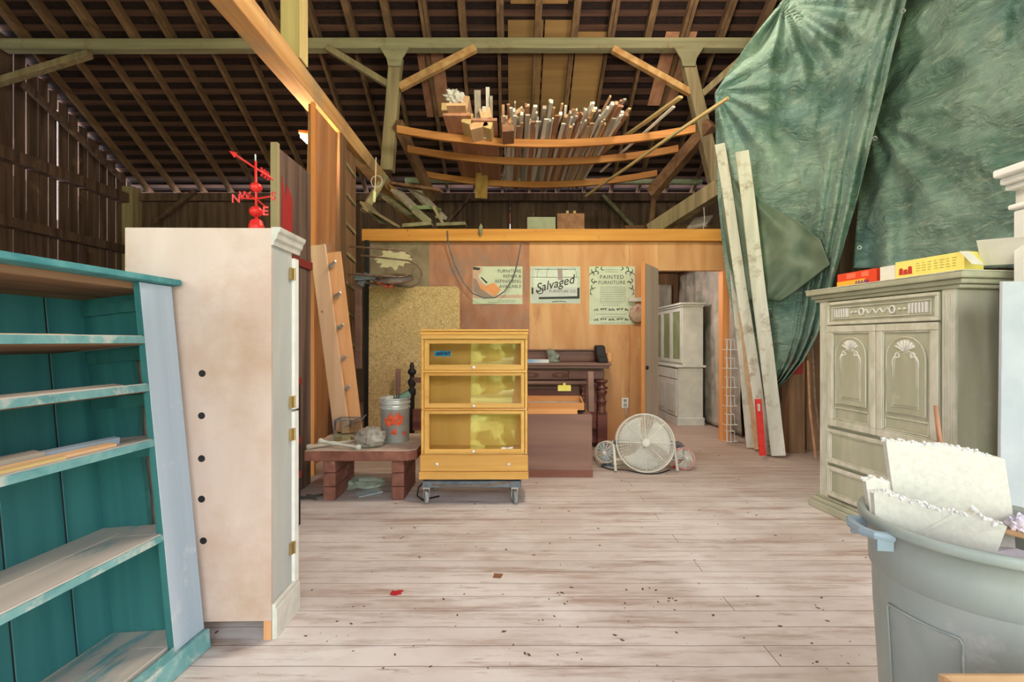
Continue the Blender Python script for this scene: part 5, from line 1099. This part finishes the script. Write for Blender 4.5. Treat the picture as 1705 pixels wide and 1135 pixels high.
t = thing('painted_boards', 'white painted panel with a dark blue groove leaning at the right edge', 'panel', (2.45,2.35,0))
bm = B(); a0, a1 = Vector((2.33,2.27,0)), Vector((2.505,2.42,1.655)); ex = Vector((1,.0,0))
def quadbox(bm, p, q, ex0, w, th):
    n_ = Vector((0,1,0)); vs = []
    for c_ in (p, q):
        for (e, f_) in ((0,0),(w,0),(w,th),(0,th)): vs.append(bm.verts.new(c_+ex0*e+n_*f_))
    for f_ in ((0,3,2,1),(4,5,6,7),(0,1,5,4),(1,2,6,5),(2,3,7,6),(3,0,4,7)): bm.faces.new([vs[i] for i in f_])
quadbox(bm, a0, a1, ex, .16, .02); quadbox(bm, a0+ex*.175, a1+ex*.175, ex, .03, .02); quadbox(bm, a0+ex*.212, a1+ex*.212, ex, .09, .02); obj('boards', bm, M_bw, t, bevel=.003)
bm = B(); quadbox(bm, a0+ex*.16+Vector((0,.008,0)), a1+ex*.16+Vector((0,.008,0)), ex, .015, .01); quadbox(bm, a0+ex*.205+Vector((0,.008,0)), a1+ex*.205+Vector((0,.008,0)), ex, .007, .01); obj('blue_groove', bm, flat('dark_blue_paint', (48,50,110)), t)

# ------------------------------------------------------------------ trash can
cx_, cy_ = 1.42, 1.453
t = thing('trash_can', 'large round grey-green plastic bin full of foam offcuts', 'bin', (cx_,cy_,0))
bm = B(); prof = [(.215,0),(.225,.005),(.238,.25),(.252,.5),(.255,.615),(.257,.622),(.2635,.628),(.2655,.70),(.27,.765),(.288,.768),(.293,.775),(.295,.79),(.292,.80),(.278,.80),(.268,.79),(.262,.7),(.21,.012),(.1,.01)]
lathe(bm, prof, (cx_,cy_,0), n=72); obj('body', bm, M_can, t, smooth=True)
def onbin(th, z, off=0): rr = .224+.04*(z/.765)*1.12+off; return Vector((cx_+rr*math.cos(th), cy_+rr*math.sin(th), z))
bm = B(); th0, th1 = R(-184), R(-140); pts = []
zt_, zb_ = .54, .12
for q in range(11): pts.append(onbin(th0+(th1-th0)*(.04+.92*q/10), zt_, .002))
for q in range(7): pts.append(onbin(th1, zt_-.015-(zt_-zb_-.03)*q/6, .002))
for q in range(11): pts.append(onbin(th1+(th0-th1)*(.04+.92*q/10), zb_, .002))
for q in range(7): pts.append(onbin(th0, zb_+.015+(zt_-zb_-.03)*q/6, .002))
tube(bm, pts, .0035, 6, closed=True); obj('panel_outline', bm, M_can, t, smooth=True)
for th in (R(172), R(-8)):
    e = Vector((math.cos(th), math.sin(th), 0)); s = Vector((-e.y, e.x, 0)); c0 = Vector((cx_,cy_,0))+e*.27
    bm = B(); tube(bm, [c0+s*-.07+Vector((0,0,.76)), c0+s*-.065+e*.05+Vector((0,0,.765)), c0+s*-.03+e*.062+Vector((0,0,.762)), c0+s*.03+e*.062+Vector((0,0,.762)), c0+s*.065+e*.05+Vector((0,0,.765)), c0+s*.07+Vector((0,0,.76))], [.014,.013,.015,.015,.013,.014], 8)
    for k_ in (-.072,.060): box(bm, -.0,.045, k_, k_+.012, .72, .76, Matrix.Translation((c0.x,c0.y,0)) @ Matrix.Rotation(th,4,'Z'))
    obj('handle', bm, M_canhandle, t, smooth=False)
bm = B(); lathe(bm, [(.23,.58),(.02,.66)], (cx_,cy_,0), n=20); blob(bm, (cx_+.05,cy_-.02,.64), .15, 3, .3, (1.2,1.2,.5), 3); tag(obj('crumpled_liner', bm, mat('lilac_white_paper', (206,200,210),(226,222,226), nsc=8, bump=.4)), 'crumpled pale paper filling the grey bin', 'paper')
def foam(name, pts, Yb, Yt, lab, thick=.022, seed=0):
    """pts: pixel outline, first segments between idx are jagged on top; depth varies from Yb (low) to Yt (high)"""
    random.seed(seed); out = []; n = len(pts)
    for i in range(n):
        a = pts[i]; b_ = pts[(i+1)%n]; out.append((a[0], a[1], a[2]))
        if a[2]:
            m_ = int(abs(b_[0]-a[0])/3.2)
            for q in range(1, m_): k_ = q/m_; out.append((a[0]+(b_[0]-a[0])*k_, a[1]+(b_[1]-a[1])*k_+random.uniform(-2.6,2.6), 1))
    ys = [p[1] for p in pts]; y0_, y1_ = min(ys), max(ys); x0_ = min(p[0] for p in pts); x1_ = max(p[0] for p in pts)
    t = thing(name, lab, 'foam sheet', at(out[0][0], y1_, Yb))
    bm = B(); F_ = []; K_ = []
    for px, py, _ in out:
        Yd = Yt+(Yb-Yt)*(px-x0_)/(x1_-x0_); p = at(px, py, Yd); F_.append(bm.verts.new(p)); K_.append(bm.verts.new(p+Vector((.004,thick,.002))))
    bm.faces.new(F_); bm.faces.new(K_[::-1])
    for i in range(len(F_)): bm.faces.new((F_[i], F_[(i+1)%len(F_)], K_[(i+1)%len(F_)], K_[i]))
    obj('sheet', bm, M_foam, t)
    bm = B()
    for i, (px, py, j) in enumerate(out):
        if j:
            Yd = Yt+(Yb-Yt)*(px-x0_)/(x1_-x0_); p = at(px, py, Yd)+Vector((0,thick/2,0))
            for q in range(3): blob(bm, p+Vector((random.uniform(-.004,.004), random.uniform(-.008,.008), random.uniform(-.005,.002))), random.uniform(.004,.0065), 1, .3, (1,1,1), i+q)
    obj('broken_edge', bm, M_foamedge, t)
foam('foam_sheet', [(1475,732,1),(1530,739,1),(1590,744,1),(1625,752,1),(1655,760,0),(1673,764,0),(1686,850,0),(1692,925,0),(1498,935,0),(1490,840,0)], 1.45, 1.62, 'largest white foam sheet standing upright in the bin', seed=1)
foam('foam_sheet', [(1441,797,1),(1452,795,1),(1487,803,0),(1492,905,0),(1455,900,0)], 1.625, 1.595, 'small white foam piece at the left inside the bin', seed=2)
foam('foam_sheet', [(1455,820,1),(1475,818,1),(1530,838,1),(1580,851,1),(1618,857,0),(1628,848,1),(1642,862,1),(1677,876,0),(1655,935,0),(1462,925,0)], 1.275, 1.52, 'front white foam sheet with ragged upper edge in the bin', seed=3)
bm = B(); tube(bm, [at(1572,800,1.70)+Vector((0,0,-.1)), at(1565,735,1.68), at(1558,676,1.66)], [.006,.008,.006], 7); tag(obj('wooden_stick', bm, M_lum_b, smooth=True), 'thin reddish stick poking up behind the largest foam sheet', 'stick')
bm = B(); blob(bm, at(1697,873,1.42), .025, 3, .5, (.8,1,1), 2, 3); tag(obj('tissue_scrap', bm, mat('lilac_tissue', (214,206,222),(236,232,240), nsc=8)), 'lilac tissue scrap at the right inside the bin', 'tissue')
bm = B(); bar(bm, at(1690,892,1.36), at(1760,880,1.5), .12, .003); tag(obj('cardboard_scrap', bm, M_card), 'brown cardboard scrap at the right inside the bin', 'cardboard')
# cardboard box at the bottom right
t = thing('cardboard_box', 'open brown cardboard box at the bottom right corner', 'box', (1.15,.78,0))
bm = B(); x0, x1, y0, y1, zt_ = .885, 1.4, .52, .985, .66
box(bm, x0, x1, y1-.006, y1, 0, zt_); box(bm, x0, x1, y0, y0+.006, 0, zt_); box(bm, x0, x0+.006, y0+.006, y1-.006, 0, zt_); box(bm, x1-.006, x1, y0+.006, y1-.006, 0, zt_); box(bm, x0+.006, x1-.006, y0+.006, y1-.006, 0, .006); obj('walls', bm, M_card, t)
bm = B(); bar(bm, (x0-.001,y1-.03,zt_-.06), (x0-.001,y1-.03,zt_), .03, .003, up=Vector((1,0,0))); obj('torn_corner', bm, M_card, t)

# ------------------------------------------------------------------ floor debris
def scrap(px, py, pts, m, lab, name='floor_scrap', cat='scrap', th=.004):
    Yf = H*F/(py-CY); bm = B(); prism(bm, pts, Matrix.Translation((xx(px,Yf),Yf,.001)), th); tag(obj(name, bm, m), lab, cat)
scrap(660,987, [(-.03,-.02),(.0,-.028),(.03,-.012),(.022,.006),(.034,.02),(.008,.024),(-.01,.012),(-.028,.02)], flat('red_leaf', (186,40,46)), 'small red leaf lying on the floor', 'red_leaf', 'leaf')
scrap(828,959, [(-.025,-.02),(.02,-.026),(.032,.018),(-.018,.026)], flat('brown_chip', (134,92,64)), 'brown veneer chip lying on the open floor', 'veneer_chip', 'chip')
random.seed(5)
bm = B()
for q in range(170):
    X_, Y_ = random.uniform(-1.2,2.6), random.uniform(2.0,6.0)
    if q < 70: X_, Y_ = random.gauss(.6,.9), random.uniform(1.95,2.6)
    a = random.uniform(0,PI); s = random.uniform(.004,.013); prism(bm, [(-s,-s*.4),(s*.3,-s*.5),(s,s*.2),(-s*.4,s*.5)], Matrix.Translation((X_,Y_,.0006)) @ Matrix.Rotation(a,4,'Z'), .0015)
o = obj('floor_litter', bm, flat('litter_brown', (104,78,62))); tag(o, 'scattered brown crumbs and chips over the painted floor', 'litter', kind='stuff')

# ------------------------------------------------------------------ outdoors behind the viewer
bm = B(); box(bm, -30, 30, -40, FY-.3, -.3, -.15); struct('ground_outside', bm, mat('lawn', (122,138,84),(158,170,110), nsc=3, rough=.9, bump=0), 'sunny lawn outside the open barn doorway', 'lawn')
bm = B(); box(bm, -30, 30, -7.5, FY-.3, -.149, -.13); struct('ground_drive', bm, mat('pale_gravel', (206,200,188),(226,220,208), nsc=12, rough=.9), 'pale gravel drive outside the barn doorway', 'drive')
for k_ in range(7):
    tx_ = -16+k_*6; t = thing('garden_tree', 'broad tree %s in the far treeline outside the barn' % ['far left','second from left','third from left','at the middle','third from right','second from right','far right'][k_], 'tree', (tx_,-27,-.15)); bm = B(); tube(bm, [(tx_,-27,-.15),(tx_,-27,3)], .25, 8); obj('trunk', bm, M_brown, t); bm = B()
    for q in range(6): blob(bm, (tx_+random.uniform(-2,2), -27+random.uniform(-1,1), random.uniform(1.8,5.5)), 2.6, 3, .4, (1,.6,.9), q+k_, 4)
    obj('crown', bm, mat('leaf_green', (104,134,64),(176,192,116), nsc=5, rough=.8, bump=0), t)
for k_, (tx_, ty_, s) in enumerate(((.2,-12,2.2),(1.2,-20,3.4),(6.5,-17,3.2),(-9,-22,3.5))):
    t = thing('garden_tree', ['leafy tree nearest the doorway outside','tallest leafy tree outside beyond the drive','rounded tree at the right outside','far left tree outside'][k_], 'tree', (tx_,ty_,-.15))
    bm = B(); tube(bm, [(tx_,ty_,-.15),(tx_+.1,ty_,1.2),(tx_,ty_,2.4)], [.22,.16,.12], 8); tube(bm, [(tx_,ty_,1.2),(tx_+.7,ty_,2.6)], [.1,.05], 6); obj('trunk', bm, M_brown, t)
    bm = B()
    for q in range(9): blob(bm, (tx_+random.uniform(-1,1)*s*.5, ty_+random.uniform(-1,1)*s*.4, 1.5+s*.5+random.uniform(-.4,.9)*s*.45), s*.42, 3, .5, (1,1,.8), q+k_, 4)
    obj('crown', bm, mat('leaf_green', (84,124,40),(150,180,80), nsc=9, rough=.8, bump=0), t)

# ------------------------------------------------------------------ lights
w = bpy.data.worlds.new('World'); SC.world = w; w.use_nodes = True; nt = w.node_tree; bg = nt.nodes['Background']
bg.inputs[0].default_value = (.92,.93,1,1); bg.inputs[1].default_value = 1.0
def light(kind, name, loc, energy, color=(1,1,1), size=1, rot=(0,0,0), sy=None):
    l = bpy.data.lights.new(name, kind); l.energy = energy; l.color = color; o = bpy.data.objects.new(name, l); C.objects.link(o); o.location = loc; o.rotation_euler = rot
    if kind == 'AREA': l.size = size; 
    if kind == 'AREA' and sy: l.shape = 'RECTANGLE'; l.size_y = sy
    if kind == 'POINT': l.shadow_soft_size = size
    if kind == 'SUN': l.angle = R(1)
    return o
light('SUN', 'sun', (0,0,20), 2.7, (1,.95,.9), rot=(R(-42),R(18),0))
p2 = light('AREA', 'opening_portal', (-4.95,FY+.02,2.0), 1, size=4.9, sy=4.0, rot=(R(90),0,R(180))); p2.data.cycles.is_portal = True  # sky portal for the left opening added for light
p = light('AREA', 'opening_portal', (2.75,FY+.02,2.2), 1, size=7.5, sy=4.4, rot=(R(90),0,R(180))); p.data.cycles.is_portal = True
WARM = (1,.86,.68)
def fill_bulb(loc, e, color=WARM, r_=.35, lab=''):  # unseen fill lamps, added to brighten the middle, the tarps and the back room
    t = thing('fill_lamp', lab, 'lamp', loc)
    bm = B(); lathe(bm, [(.02,.1),(.02,.14),(.012,.15)], loc, n=10); tube(bm, [Vector(loc)+Vector((0,0,.14)), Vector(loc)+Vector((0,0,.5))], .006, 5); obj('socket', bm, M_black, t)
    o = light('POINT', 'fill_bulb', (0,0,0), e, color, r_); o.parent = t
fill_bulb((.6,3.4,4.15), 34, lab='unseen warm fill lamp added above the view over the open floor')
fill_bulb((2.2,5.6,5.75), 16, lab='unseen warm fill lamp added high by the green tarps')
fill_bulb((1.7,7.2,2.45), 9, color=(1,.93,.85), lab='unseen fill lamp added in the room beyond the doorway')
o = light('POINT', 'tube_glow', at(507,236,5.3)+Vector((-.05,-.05,-.05)), 8, (1,.7,.4), .05)

cam = bpy.data.cameras.new('Camera'); co = bpy.data.objects.new('Camera', cam); C.objects.link(co); SC.camera = co
co.location = (0,0,H); co.rotation_euler = (R(90),0,0); cam.sensor_width = 36; cam.lens = F*36/1705; cam.clip_start = .05; cam.clip_end = 200
SC.view_settings.view_transform = 'Standard'; SC.view_settings.look = 'None'; SC.view_settings.gamma = 1; SC.view_settings.exposure = 3.12
